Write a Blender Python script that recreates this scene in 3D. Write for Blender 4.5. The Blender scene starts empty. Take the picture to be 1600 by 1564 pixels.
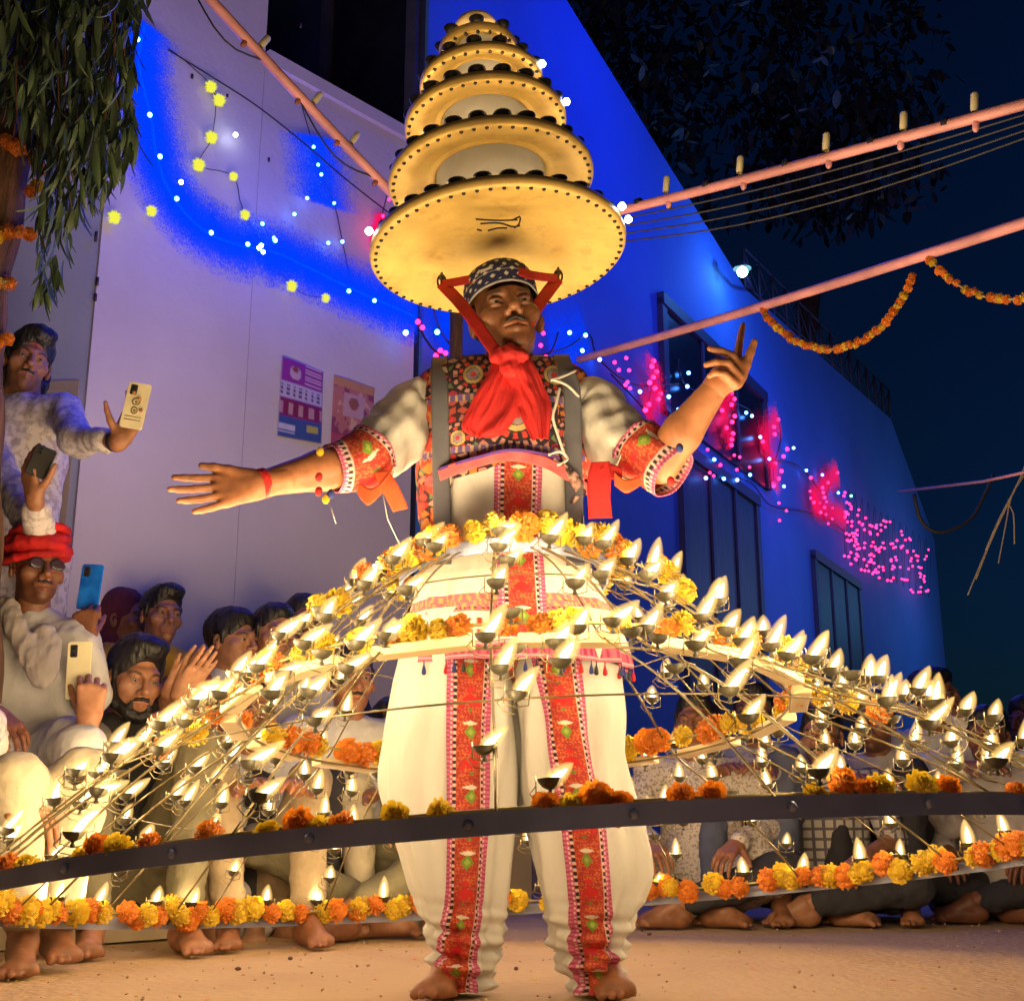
import bpy, bmesh, math, random
import numpy as np
from mathutils import Vector, Matrix, noise as mnoise
random.seed(7); RNG = np.random.default_rng(7)
SC = bpy.context.scene; COL = SC.collection
PI = math.pi

# ------------------------------------------------------------------ camera
F, CAMH = 1950.0, 0.328                       # focal length in photo pixels (1600 wide), camera height
TH = math.atan((1300-782)/F)                  # pitch: horizon near the bottom of the frame
cam = bpy.data.cameras.new('camera'); camo = bpy.data.objects.new('camera', cam); COL.objects.link(camo)
camo.location = (0, 0, CAMH); camo.rotation_euler = (PI/2+TH, 0, 0)
cam.sensor_width = 36; cam.sensor_fit = 'HORIZONTAL'; cam.lens = F/1600*36
cam.clip_start = 0.05; cam.clip_end = 600
SC.camera = camo
# ------------------------------------------------------------------ night sky, warm front light, exposure
W = bpy.data.worlds.new('World'); SC.world = W; W.use_nodes = True
wn = W.node_tree.nodes; wl = W.node_tree.links
sky = wn.new('ShaderNodeTexSky'); sky.sky_type = 'NISHITA'; sky.sun_disc = False
sky.sun_elevation = math.radians(-2.5); sky.sun_rotation = math.radians(75)
bg = wn['Background']; bg.inputs['Strength'].default_value = 0.15
tint = wn.new('ShaderNodeMix'); tint.data_type = 'RGBA'; tint.blend_type = 'MULTIPLY'; tint.inputs[0].default_value = 1
tint.inputs[7].default_value = (.05, .30, 1.0, 1)                 # the camera's deep blue night balance
wl.new(sky.outputs[0], tint.inputs[6]); wl.new(tint.outputs[2], bg.inputs['Color'])
sun = bpy.data.lights.new('sun', 'SUN'); sun.energy = 0.18; sun.angle = math.radians(35); sun.color = (1, .68, .46)   # the warm, broad light of the street behind the camera
suno = bpy.data.objects.new('sun', sun); COL.objects.link(suno); suno.rotation_euler = (math.radians(70), 0, math.radians(-8))
SC.view_settings.view_transform = 'Standard'; SC.view_settings.look = 'None'
SC.view_settings.exposure = 0.12; SC.view_settings.gamma = 1.0; SC.view_settings.use_curve_mapping = False
SC.cycles.use_denoising = True
SC.cycles.max_bounces = 6; SC.cycles.diffuse_bounces = 3; SC.cycles.glossy_bounces = 3; SC.cycles.transparent_max_bounces = 40
SC.cycles.sample_clamp_indirect = 3.0
SC.cycles.caustics_reflective = False; SC.cycles.caustics_refractive = False

# ------------------------------------------------------------------ pixel -> place helpers
_c, _s = math.cos(TH), math.sin(TH)
def ray(x, y):
    v = (782-y)/F
    return np.array([(x-800)/F, _c-v*_s, _s+v*_c])
def P(x, y, Y):                                # photo pixel at forward distance Y
    d = ray(x, y); return d*Y/d[1]+np.array([0, 0, CAMH])
def onplane(x, y, p0, n, off=0.0):             # photo pixel on a vertical wall plane
    d = ray(x, y); o = np.array([0, 0, CAMH]); n = np.array(n, float)
    return o+d*(np.dot(np.array(p0)-o, n)+off)/np.dot(d, n)
def V(*a): return np.array(a, float)
def nrm(a): a = np.array(a, float); return a/(np.linalg.norm(a)+1e-12)

# ------------------------------------------------------------------ materials
def _new(name):
    m = bpy.data.materials.new(name); m.use_nodes = True
    return m, m.node_tree.nodes, m.node_tree.links, m.node_tree.nodes['Principled BSDF']
def bump(n, l, b, scale, strength, dist=.004, detail=4, coord='Object', stretch=None):
    tc = n.new('ShaderNodeTexCoord'); t = n.new('ShaderNodeTexNoise'); t.inputs['Scale'].default_value = scale; t.inputs['Detail'].default_value = detail
    src = tc.outputs[coord]
    if stretch:
        mp = n.new('ShaderNodeMapping'); mp.inputs['Scale'].default_value = stretch; l.new(src, mp.inputs[0]); src = mp.outputs[0]
    l.new(src, t.inputs['Vector'])
    bp = n.new('ShaderNodeBump'); bp.inputs['Strength'].default_value = strength; bp.inputs['Distance'].default_value = dist
    l.new(t.outputs['Fac'], bp.inputs['Height']); l.new(bp.outputs[0], b.inputs['Normal'])
    return t
def mat(name, col, rough=.6, metal=0, var=.15, vscale=8, bs=0, bscale=60, bdist=.004, col2=None, detail=4, stretch=None, sheen=0, contrast=(.35, .65)):
    m, n, l, b = _new(name)
    tc = n.new('ShaderNodeTexCoord'); t = n.new('ShaderNodeTexNoise'); t.inputs['Scale'].default_value = vscale; t.inputs['Detail'].default_value = detail
    src = tc.outputs['Object']
    if stretch:
        mp = n.new('ShaderNodeMapping'); mp.inputs['Scale'].default_value = stretch; l.new(src, mp.inputs[0]); src = mp.outputs[0]
    l.new(src, t.inputs['Vector'])
    r = n.new('ShaderNodeValToRGB'); l.new(t.outputs['Fac'], r.inputs[0])
    c = np.array(col[:3])
    a = c*(1-var); z = np.minimum(c*(1+var), 1) if col2 is None else np.array(col2[:3])
    r.color_ramp.elements[0].color = (*a, 1); r.color_ramp.elements[1].color = (*z, 1)
    r.color_ramp.elements[0].position, r.color_ramp.elements[1].position = contrast
    l.new(r.outputs[0], b.inputs['Base Color'])
    b.inputs['Roughness'].default_value = rough; b.inputs['Metallic'].default_value = metal
    if sheen: b.inputs['Sheen Weight'].default_value = sheen
    if bs: bump(n, l, b, bscale, bs, bdist, stretch=stretch)
    return m
def mat_attr(name, rough=.7, bs=.3, bscale=180, bdist=.002, var=.2, vscale=25, metal=0, spec=.5, sss=0):
    m, n, l, b = _new(name)
    at = n.new('ShaderNodeAttribute'); at.attribute_name = 'Col'
    tc = n.new('ShaderNodeTexCoord'); t = n.new('ShaderNodeTexNoise'); t.inputs['Scale'].default_value = vscale; t.inputs['Detail'].default_value = 5
    l.new(tc.outputs['Object'], t.inputs['Vector'])
    mr = n.new('ShaderNodeMapRange'); mr.inputs[1].default_value = .3; mr.inputs[2].default_value = .7; mr.inputs[3].default_value = 1-var; mr.inputs[4].default_value = 1+var
    l.new(t.outputs['Fac'], mr.inputs[0])
    mx = n.new('ShaderNodeVectorMath'); mx.operation = 'SCALE'; l.new(at.outputs['Color'], mx.inputs[0]); l.new(mr.outputs[0], mx.inputs['Scale'])
    l.new(mx.outputs[0], b.inputs['Base Color'])
    b.inputs['Roughness'].default_value = rough; b.inputs['Metallic'].default_value = metal; b.inputs['Specular IOR Level'].default_value = spec
    if sss:
        b.inputs['Subsurface Weight'].default_value = sss; b.inputs['Subsurface Radius'].default_value = (.012, .005, .003); b.inputs['Subsurface Scale'].default_value = .5
    if bs: bump(n, l, b, bscale, bs, bdist)
    return m
def emis(name, col, strength, sample=True):
    m, n, l, b = _new(name); n.remove(b)
    e = n.new('ShaderNodeEmission'); e.inputs[0].default_value = (*col, 1); e.inputs[1].default_value = strength
    l.new(e.outputs[0], n['Material Output'].inputs[0])
    if not sample: m.cycles.emission_sampling = 'NONE'
    return m
def emis_soft(name, core, rim, strength, edge=1.2, dens=1., sample='NONE'):  # a flame or its painted bloom: hot core, sheer yellow edge
    m, n, l, b = _new(name); n.remove(b)
    e = n.new('ShaderNodeEmission'); e.inputs[1].default_value = strength
    t = n.new('ShaderNodeBsdfTransparent'); lw = n.new('ShaderNodeLayerWeight'); lw.inputs[0].default_value = .5
    rp_ = n.new('ShaderNodeValToRGB'); rp_.color_ramp.elements[0].color = (*core, 1); rp_.color_ramp.elements[1].color = (*rim, 1); rp_.color_ramp.elements[0].position = .12; rp_.color_ramp.elements[1].position = .62
    l.new(lw.outputs['Facing'], rp_.inputs[0]); l.new(rp_.outputs[0], e.inputs[0])
    iv = n.new('ShaderNodeMath'); iv.operation = 'SUBTRACT'; iv.inputs[0].default_value = 1; l.new(lw.outputs['Facing'], iv.inputs[1])
    p0 = n.new('ShaderNodeMath'); p0.operation = 'POWER'; p0.inputs[1].default_value = edge; l.new(iv.outputs[0], p0.inputs[0])
    p1 = n.new('ShaderNodeMath'); p1.operation = 'MULTIPLY'; p1.inputs[1].default_value = dens; l.new(p0.outputs[0], p1.inputs[0])
    pw = n.new('ShaderNodeMath'); pw.operation = 'SUBTRACT'; pw.inputs[0].default_value = 1; l.new(p1.outputs[0], pw.inputs[1])
    mx = n.new('ShaderNodeMixShader'); l.new(pw.outputs[0], mx.inputs[0]); l.new(e.outputs[0], mx.inputs[1]); l.new(t.outputs[0], mx.inputs[2])
    l.new(mx.outputs[0], n['Material Output'].inputs[0])
    m.cycles.emission_sampling = sample
    return m

# ------------------------------------------------------------------ objects
def wloc(o):
    p = np.zeros(3)
    while o is not None: p += np.array(o.location); o = o.parent
    return p
def mesh(name, v, f, smooth=True, col=None):
    me = bpy.data.meshes.new(name); v = np.asarray(v, np.float32)
    if isinstance(f, np.ndarray) and f.ndim == 2:
        me.vertices.add(len(v)); me.vertices.foreach_set('co', v.ravel())
        k = f.shape[1]; me.loops.add(f.size); me.loops.foreach_set('vertex_index', f.astype(np.int32).ravel())
        me.polygons.add(len(f)); me.polygons.foreach_set('loop_start', np.arange(0, f.size, k, dtype=np.int32))
        me.update(calc_edges=True); me.validate()
    else:
        me.from_pydata(v.tolist(), [], [list(map(int, q)) for q in f]); me.update()
    if smooth: me.polygons.foreach_set('use_smooth', [True]*len(me.polygons))
    if col is not None:
        c = np.ones((len(v), 4), np.float32); c[:, :3] = col
        a = me.color_attributes.new('Col', 'FLOAT_COLOR', 'POINT'); a.data.foreach_set('color', c.ravel())
    return me
def obj(name, v, f, m, parent=None, smooth=True, col=None):        # v in world space
    v = np.asarray(v, float)
    if parent is not None: v = v-wloc(parent)
    me = mesh(name, v, f, smooth, col); me.materials.append(m)
    o = bpy.data.objects.new(name, me); COL.objects.link(o); o.parent = parent
    return o
def inst(name, me, loc, parent=None, rot=None, scale=None):        # shared mesh, loc in world space
    o = bpy.data.objects.new(name, me); COL.objects.link(o); o.parent = parent
    o.location = np.asarray(loc)-(wloc(parent) if parent is not None else 0)
    if rot is not None: o.rotation_euler = rot
    if scale is not None: o.scale = (scale,)*3 if np.isscalar(scale) else scale
    return o
def tag(o, label=None, cat=None, group=None, kind=None):
    for k, x in (('label', label), ('category', cat), ('group', group), ('kind', kind)):
        if x: o[k] = x
    return o
def thing(name, label, cat, loc=(0, 0, 0), group=None):
    o = bpy.data.objects.new(name, None); COL.objects.link(o); o.location = loc; o.empty_display_size = .1
    return tag(o, label, cat, group)

class MB:                                                           # collects shapes into one mesh
    def __init__(s): s.v = []; s.f = []; s.c = []; s.n = 0
    def add(s, v, f, c=None):
        v = np.asarray(v, float); s.v.append(v); s.f += [tuple(int(i)+s.n for i in q) for q in f]; s.n += len(v)
        if c is not None: s.c.append(np.broadcast_to(np.asarray(c, float), (len(v), 3)))
        return s
    def build(s, name, m, parent=None, smooth=True):
        return obj(name, np.concatenate(s.v), s.f, m, parent, smooth, np.concatenate(s.c) if s.c else None)
    def mesh(s, name, m, smooth=True):
        me = mesh(name, np.concatenate(s.v), s.f, smooth, np.concatenate(s.c) if s.c else None); me.materials.append(m); return me
    def box(s, c, d, R=None, col=None):
        q = np.array([[x, y, z] for x in (-.5, .5) for y in (-.5, .5) for z in (-.5, .5)])*np.array(d)
        if R is not None: q = q@np.asarray(R).T
        return s.add(q+np.array(c), [(0, 1, 3, 2), (4, 6, 7, 5), (0, 4, 5, 1), (2, 3, 7, 6), (0, 2, 6, 4), (1, 5, 7, 3)], col)
    def tube(s, pts, r, n=8, cap=True, col=None, closed=False):
        pts = np.asarray(pts, float); m = len(pts); r = np.broadcast_to(np.asarray(r, float), (m,))
        T = np.gradient(pts, axis=0)
        if closed: T = np.roll(pts, -1, 0)-np.roll(pts, 1, 0)
        T /= np.linalg.norm(T, axis=1)[:, None]+1e-12
        up = V(0, 0, 1) if abs(T[0, 2]) < .9 else V(1, 0, 0)
        vs = []; a = np.linspace(0, 2*PI, n, endpoint=False)
        for i in range(m):
            x = nrm(np.cross(up, T[i])); y = np.cross(T[i], x); up = y if abs(np.dot(y, T[i])) < .5 else up
            vs.append(pts[i]+r[i]*(np.cos(a)[:, None]*x+np.sin(a)[:, None]*y))
        f = []
        for i in range(m if closed else m-1):
            j = (i+1) % m
            f += [(i*n+k, i*n+(k+1) % n, j*n+(k+1) % n, j*n+k) for k in range(n)]
        if cap and not closed: f += [tuple(range(n))[::-1], tuple((m-1)*n+k for k in range(n))]
        return s.add(np.concatenate(vs), f, col)
    def lathe(s, prof, n=24, R=None, c=(0, 0, 0), col=None):
        prof = np.asarray(prof, float); m = len(prof); a = np.linspace(0, 2*PI, n, endpoint=False)
        q = np.stack([np.stack([p[0]*np.cos(a), p[0]*np.sin(a), np.full(n, p[1])], 1) for p in prof]).reshape(-1, 3)
        if R is not None: q = q@np.asarray(R).T
        f = [(i*n+k, i*n+(k+1) % n, (i+1)*n+(k+1) % n, (i+1)*n+k) for i in range(m-1) for k in range(n)]
        return s.add(q+np.array(c), f, col)
    def ball(s, c, r, n=8, m=6, R=None, col=None):
        th = np.linspace(.001, PI-.001, m); p = [(math.sin(t), -math.cos(t)) for t in th]
        b = MB().lathe(p, n); q = b.v[0]*np.asarray(r)
        if R is not None: q = q@np.asarray(R).T
        return s.add(q+np.array(c), b.f, col)
def basis(z, x=None):                                               # rotation whose local z runs along z
    z = nrm(z); x = V(1, 0, 0) if x is None else np.asarray(x, float)
    if abs(np.dot(z, nrm(x))) > .95: x = V(0, 1, 0)
    y = nrm(np.cross(z, x)); x = np.cross(y, z); return np.stack([x, y, z], 1)
def grid(pos, closed=False, flip=False):
    a, b = pos.shape[:2]; i, j = np.meshgrid(np.arange(a-1), np.arange(b if closed else b-1), indexing='ij')
    k = (j+1) % b; f = np.stack([i*b+j, i*b+k, (i+1)*b+k, (i+1)*b+j], -1).reshape(-1, 4)
    return pos.reshape(-1, 3), (f[:, ::-1] if flip else f)
def sheet(name, pos, m, parent, col=None, thick=.003, closed=False, flip=False):
    v, f = grid(pos, closed, flip)
    o = obj(name, v, np.ascontiguousarray(f), m, parent, True, None if col is None else col.reshape(-1, 3))
    if thick:
        md = o.modifiers.new('thickness', 'SOLIDIFY'); md.thickness = thick; md.offset = 0
    return o
def smstep(x, a, b): t = np.clip((x-a)/(b-a), 0, 1); return t*t*(3-2*t)
def interp(x, xs, ys): return np.interp(x, xs, ys)
def smooth_rows(t, ts, rows):                                       # Catmull-Rom through rows
    rows = np.asarray(rows, float); ts = np.asarray(ts, float); t = np.atleast_1d(t)
    i = np.clip(np.searchsorted(ts, t)-1, 0, len(ts)-2)
    u = ((t-ts[i])/(ts[i+1]-ts[i]))[:, None] if rows.ndim > 1 else (t-ts[i])/(ts[i+1]-ts[i])
    p0, p1, p2, p3 = rows[np.maximum(i-1, 0)], rows[i], rows[i+1], rows[np.minimum(i+2, len(ts)-1)]
    return .5*(2*p1+(p2-p0)*u+(2*p0-5*p1+4*p2-p3)*u**2+(3*p1-p0-3*p2+p3)*u**3)
def vnoise(p, scale, seed=0):                                       # cheap smooth numpy noise (sum of warped sines), about -1..1
    r = np.random.default_rng(seed+99); out = np.zeros(p.shape[:-1]); q = p*scale
    for k in range(5):
        d = nrm(r.normal(size=3)); e = nrm(r.normal(size=3)); fq = 1+.7*k
        out += np.sin(fq*(q@d)+r.uniform(0, 6)+1.3*np.sin(fq*.7*(q@e)+r.uniform(0, 6)))/(1+.5*k)
    return out/2.6

# ------------------------------------------------------------------ signed-distance modelling (bodies, heads, hands, soft clothes)
class SDF:
    def __init__(s): s.p = []
    def cone(s, a, b, ra, rb, k=.02, flat=None, sub=False):
        s.p.append(('c', np.asarray(a, float), np.asarray(b, float), ra, rb, k, flat, sub)); return s
    def ell(s, c, r, k=.02, R=None, sub=False):
        s.p.append(('e', np.asarray(c, float), np.asarray(r, float), R, None, k, None, sub)); return s
    def mesh(s, h, lo=None, hi=None):
        bbs = []
        for t in s.p:
            if t[0] == 'c':
                m = max(t[3], t[4])*(max(1, t[6][1]) if t[6] else 1); bbs.append((np.minimum(t[1], t[2])-m, np.maximum(t[1], t[2])+m))
            else: bbs.append((t[1]-t[2].max(), t[1]+t[2].max()))
        L = np.min([b[0] for b, t in zip(bbs, s.p) if not t[7]], axis=0)-3*h; H = np.max([b[1] for b, t in zip(bbs, s.p) if not t[7]], axis=0)+3*h
        if lo is not None: L = np.maximum(L, lo)
        if hi is not None: H = np.minimum(H, hi)
        N = np.ceil((H-L)/h).astype(int)+1; D = np.full(N, .2, np.float32)
        ax = [L[i]+h*np.arange(N[i]) for i in range(3)]
        for t, (b0, b1) in zip(s.p, bbs):
            k = t[5]; i0 = np.clip(np.floor((b0-k-2*h-L)/h).astype(int), 0, N); i1 = np.clip(np.ceil((b1+k+2*h-L)/h).astype(int)+1, 0, N)
            if (i1 <= i0).any(): continue
            sl = tuple(slice(a, b) for a, b in zip(i0, i1))
            X, Y, Z = np.meshgrid(*[a[q] for a, q in zip(ax, sl)], indexing='ij'); p = np.stack([X, Y, Z], -1)
            if t[0] == 'c':
                a, b, ra, rb, fl = t[1], t[2], t[3], t[4], t[6]
                q = p-a; e = b-a; sc = 1.0
                if fl:
                    n = nrm(fl[0]); q = q+np.multiply.outer(q@n, n)*(1/fl[1]-1); e = e+n*np.dot(e, n)*(1/fl[1]-1); sc = min(1, fl[1])
                u = np.clip(q@e/(np.dot(e, e)+1e-9), 0, 1); d = (np.linalg.norm(q-u[..., None]*e, axis=-1)-(ra+(rb-ra)*u))*sc
            else:
                q = p-t[1]
                if t[3] is not None: q = q@np.asarray(t[3])
                k0 = np.linalg.norm(q/t[2], axis=-1); k1 = np.linalg.norm(q/t[2]**2, axis=-1)+1e-9; d = k0*(k0-1)/k1
            o = D[sl]
            if t[7]: d = -d; hh = np.maximum(k-np.abs(o-d), 0)/k; D[sl] = np.maximum(o, d)+hh*hh*k/4
            else: hh = np.maximum(k-np.abs(o-d), 0)/k; D[sl] = np.minimum(o, d)-hh*hh*k/4
        return nets(D, L, h)
def nets(D, L, h):
    S = D < 0; c = S[:-1, :-1, :-1].astype(np.int8); n = np.array(D.shape)-1
    cnt = np.zeros(n, np.int8); cr = [(a, b, d) for a in (0, 1) for b in (0, 1) for d in (0, 1)]
    g = lambda A, q: A[q[0]:n[0]+q[0], q[1]:n[1]+q[1], q[2]:n[2]+q[2]]
    for q in cr: cnt += g(S, q)
    act = np.argwhere((cnt > 0) & (cnt < 8)); idx = np.full(n, -1, np.int64); idx[tuple(act.T)] = np.arange(len(act))
    pos = np.zeros((len(act), 3)); w = np.zeros(len(act))
    for q in cr:
        for ax in range(3):
            if q[ax]: continue
            r = list(q); r[ax] = 1
            d0 = D[tuple((act+q).T)].astype(float); d1 = D[tuple((act+r).T)].astype(float); m = (d0 < 0) != (d1 < 0)
            t = np.where(m, d0/np.where(m, d0-d1, 1), 0); p = np.tile(np.array(q, float), (len(act), 1)); p[:, ax] = t
            pos[m] += p[m]; w[m] += 1
    v = (act+pos/w[:, None])*h+L
    F_ = []
    for ax in range(3):
        a1, a2 = (ax+1) % 3, (ax+2) % 3
        s0 = [slice(None)]*3; s1 = [slice(None)]*3; s0[ax] = slice(0, -1); s1[ax] = slice(1, None)
        ch = S[tuple(s0)] != S[tuple(s1)]; e = np.argwhere(ch); e = e[(e[:, a1] > 0) & (e[:, a2] > 0) & (e[:, a1] < n[a1]) & (e[:, a2] < n[a2])]
        if not len(e): continue
        def ci(o1, o2): z = e.copy(); z[:, a1] += o1; z[:, a2] += o2; return idx[tuple(z.T)]
        q = np.stack([ci(-1, -1), ci(0, -1), ci(0, 0), ci(-1, 0)], 1); ins = S[tuple(e.T)]
        q[~ins] = q[~ins][:, ::-1]; F_.append(q)
    f = np.concatenate(F_); f = f[(f >= 0).all(1)]
    return v, f
def relax(v, f, it=2, lam=.5):
    e = np.concatenate([f[:, [i, (i+1) % f.shape[1]]] for i in range(f.shape[1])])
    for _ in range(it):
        s = np.zeros_like(v); c = np.zeros(len(v))
        np.add.at(s, e[:, 0], v[e[:, 1]]); np.add.at(c, e[:, 0], 1)
        v = v+lam*(s/np.maximum(c, 1)[:, None]-v)
    return v
def vnormals(v, f):
    n = np.cross(v[f[:, 2]]-v[f[:, 0]], v[f[:, 3]]-v[f[:, 1]]) if f.shape[1] == 4 else np.cross(v[f[:, 1]]-v[f[:, 0]], v[f[:, 2]]-v[f[:, 0]])
    o = np.zeros_like(v)
    for k in range(f.shape[1]): np.add.at(o, f[:, k], n)
    return o/(np.linalg.norm(o, axis=1)[:, None]+1e-12)
def wrinkle(v, f, amp, scale, seed, stretch=(1, 1, 1)):
    n = vnormals(v, f); q = v*np.array(stretch)
    return v+n*(amp*(vnoise(q, scale, seed)+.5*vnoise(q, scale*2.3, seed+5)))[:, None]
# ================================================================== MATERIALS
M = {}
M['ground'] = mat('ground_concrete', (.74, .49, .25), .88, 0, .25, 2.6, .9, 34, .012, detail=12, col2=(.50, .31, .16), contrast=(.45, .75))
M['plaster'] = mat('plaster_white', (.78, .70, .71), .85, 0, .1, 1.4, .5, 30, .006, detail=10, col2=(.60, .53, .54), contrast=(.45, .75))
M['plaster_tan'] = mat('plaster_tan', (.42, .33, .22), .85, 0, .14, 2.5, .3, 30, .005)
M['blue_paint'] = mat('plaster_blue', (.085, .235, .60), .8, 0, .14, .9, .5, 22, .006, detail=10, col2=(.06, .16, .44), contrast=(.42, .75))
M['navy_paint'] = mat('plaster_navy', (.022, .03, .10), .9, 0, .3, 1.5, .3, 20, .006)  # end wall of the blue house: its lack of light painted in as dark navy
M['dark_pane'] = mat('dark_window', (.008, .008, .012), .3, 0, .4, 6)
M['dark_wood'] = mat('dark_shutter', (.055, .03, .035), .55, 0, .3, 4, .4, 30, .004, stretch=(6, 6, 1))
M['pink_pipe'] = mat('pink_painted_pipe', (.62, .27, .28), .5, 0, .25, 6, .3, 60, .003)
M['tape'] = mat('black_tape', (.012, .012, .012), .5, 0, .3, 9)
M['wire'] = mat('black_wire', (.02, .02, .022), .6, 0, .2, 9)
M['thin_wire'] = mat('grey_wire', (.035, .033, .04), .6, 0, .2, 9)
M['bulb_glass'] = mat('cream_bulb', (.75, .66, .36), .35, 0, .1, 9)
M['bark'] = mat('tree_bark', (.13, .062, .035), .95, 0, .45, 6, .9, 18, .02, stretch=(4, 4, .7))
M['leaf'] = mat('dark_leaf', (.040, .066, .030), .5, 0, .5, 3)
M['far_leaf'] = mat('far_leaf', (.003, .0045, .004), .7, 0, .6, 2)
M['far_leaf_pale'] = mat('far_leaf_pale', (.11, .18, .14), .4, 0, .4, 2)  # copy of the far leaf, lamp light painted in as a paler colour
M['orange'] = mat('marigold_orange', (.80, .25, .012), .75, 0, .2, 40, .5, 160, .002, sheen=.2)
M['yellow'] = mat('marigold_yellow', (.82, .55, .02), .75, 0, .2, 40, .5, 160, .002, sheen=.2)
for k_ in ('orange', 'yellow'):                                    # petals let some light through
    nt = M[k_].node_tree; pb = nt.nodes['Principled BSDF']; tl = nt.nodes.new('ShaderNodeBsdfTranslucent'); ms = nt.nodes.new('ShaderNodeMixShader'); ms.inputs[0].default_value = .38
    nt.links.new(pb.inputs['Base Color'].links[0].from_socket, tl.inputs[0]); nt.links.new(pb.outputs[0], ms.inputs[1]); nt.links.new(tl.outputs[0], ms.inputs[2]); nt.links.new(ms.outputs[0], nt.nodes['Material Output'].inputs[0])
M['thread'] = mat('garland_thread', (.30, .24, .09), .8)
M['iron'] = mat('dark_iron', (.26, .29, .42), .42, .2, .3, 5, .4, 40, .003)
M['board'] = mat('cream_board', (.66, .52, .28), .6, 0, .14, 5, .3, 50, .003, stretch=(1, 1, 6))
M['brass'] = mat('yellow_brass', (.54, .365, .10), .42, .10, .16, 9, .3, 14, .004, detail=7)
nt = M['brass'].node_tree; pb_ = nt.nodes['Principled BSDF']; tn = nt.nodes.new('ShaderNodeTexNoise'); tn.inputs['Scale'].default_value = 16; tn.inputs['Detail'].default_value = 9; tn.inputs['Roughness'].default_value = .7
tc_ = nt.nodes.new('ShaderNodeTexCoord'); nt.links.new(tc_.outputs['Object'], tn.inputs['Vector']); cr = nt.nodes.new('ShaderNodeValToRGB'); cr.color_ramp.elements[0].position = .52; cr.color_ramp.elements[1].position = .74; cr.color_ramp.elements[0].color = (0, 0, 0, 1); cr.color_ramp.elements[1].color = (.7, .7, .7, 1)
mxb = nt.nodes.new('ShaderNodeMix'); mxb.data_type = 'RGBA'; nt.links.new(tn.outputs['Fac'], cr.inputs[0]); nt.links.new(cr.outputs[0], mxb.inputs[0]); nt.links.new(pb_.inputs['Base Color'].links[0].from_socket, mxb.inputs[6]); mxb.inputs[7].default_value = (.30, .17, .045, 1); nt.links.new(mxb.outputs[2], pb_.inputs['Base Color'])
M['silver'] = mat('silver_tin', (.60, .61, .66), .35, .25, .15, 5, .3, 20, .004)
M['lamp_metal'] = mat('sooty_brass', (.050, .042, .024), .5, .3, .35, 25, .3, 60, .002)
M['black_metal'] = mat('blackened_bowl', (.014, .012, .011), .4, .3, .4, 30)
M['rod'] = mat('brass_wire', (.17, .125, .05), .45, .5, .25, 20)
M['flame'] = emis_soft('flame_core', (1.0, .86, .52), (.5, .28, .06), 9, 1.0)
M['flame_mantle'] = emis_soft('flame_mantle', (1.0, .66, .22), (1.0, .48, .08), 1.6, 2.4, .50)  # soft emissive shell that paints the bloom round each flame
M['tower_flame'] = emis('tower_flame', (1.0, .68, .30), 420)
M['blue_led'] = emis('blue_led', (.05, .22, 1.0), 26)
M['blue_rope'] = emis('blue_rope_light', (.0, .002, 1.0), 45)
M['pink_led'] = emis('pink_led', (1.0, .02, .14), 6)
M['white_led'] = emis('white_led', (.75, .9, 1.0), 26)
M['cyan_led'] = emis('cyan_led', (.35, .9, 1.0), 30)
M['pompom'] = emis('yellow_pompom_lamp', (.80, .78, .06), 1.05)
M['cloth'] = mat_attr('embroidered_cloth', .85, .5, 260, .0015, .14, 30)
M['white_cloth'] = mat('cream_cotton', (.63, .605, .55), .9, 0, .07, 9, .55, 24, .010, detail=7, stretch=(1, 1, .45))
M['red_cloth'] = mat('red_cotton', (.44, .011, .011), .8, 0, .25, 8, .5, 40, .006, detail=7)
M['grey_strap'] = mat('grey_webbing', (.13, .13, .155), .7, 0, .12, 14, .5, 420, .001)
M['skin'] = mat_attr('skin', .46, .55, 260, .0012, .22, 38, spec=.45)
M['hair'] = mat('black_hair', (.012, .010, .010), .45, 0, .5, 40, .9, 120, .004, stretch=(1, 1, .25))
M['eye'] = mat_attr('eyeball', .15, 0, var=.02)

# ================================================================== SETTING
g = 40.0
vx = np.linspace(-1, 1, 61); vx = np.sign(vx)*np.abs(vx)**2.2*g
gx, gy = np.meshgrid(vx, vx+4, indexing='ij')
gz = .006*vnoise(np.stack([gx, gy, 0*gx], -1), 1.3, 3)*(np.hypot(gx, gy-4) < 8)-.004
sheet('ground', np.stack([gx, gy, gz], -1), M['ground'], None, thick=0)
bpy.data.objects['ground']['kind'] = 'structure'
for k in range(9):                                               # litter
    x, y = RNG.uniform(-1.3, 1.5), RNG.uniform(2.7, 4.5)
    b = MB(); r = RNG.uniform(.003, .006)
    b.ball((x, y, .006), (r*1.6, r, .005), 6, 4)
    if k == 0: lit = MB()
    lit.add(b.v[0], b.f)
tag(lit.build('litter', M['bark']), kind='stuff')

def extr(name, poly, e, m, parent):                                # polygon pushed along e into a solid
    p = np.asarray(poly, float); n = len(p); v = np.concatenate([p, p+np.array(e)])
    f = [tuple(range(n)), tuple(range(2*n-1, n-1, -1))]+[(i, i+n, (i+1) % n+n, (i+1) % n) for i in range(n)]
    return obj(name, v, f, m, parent, False)
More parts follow.
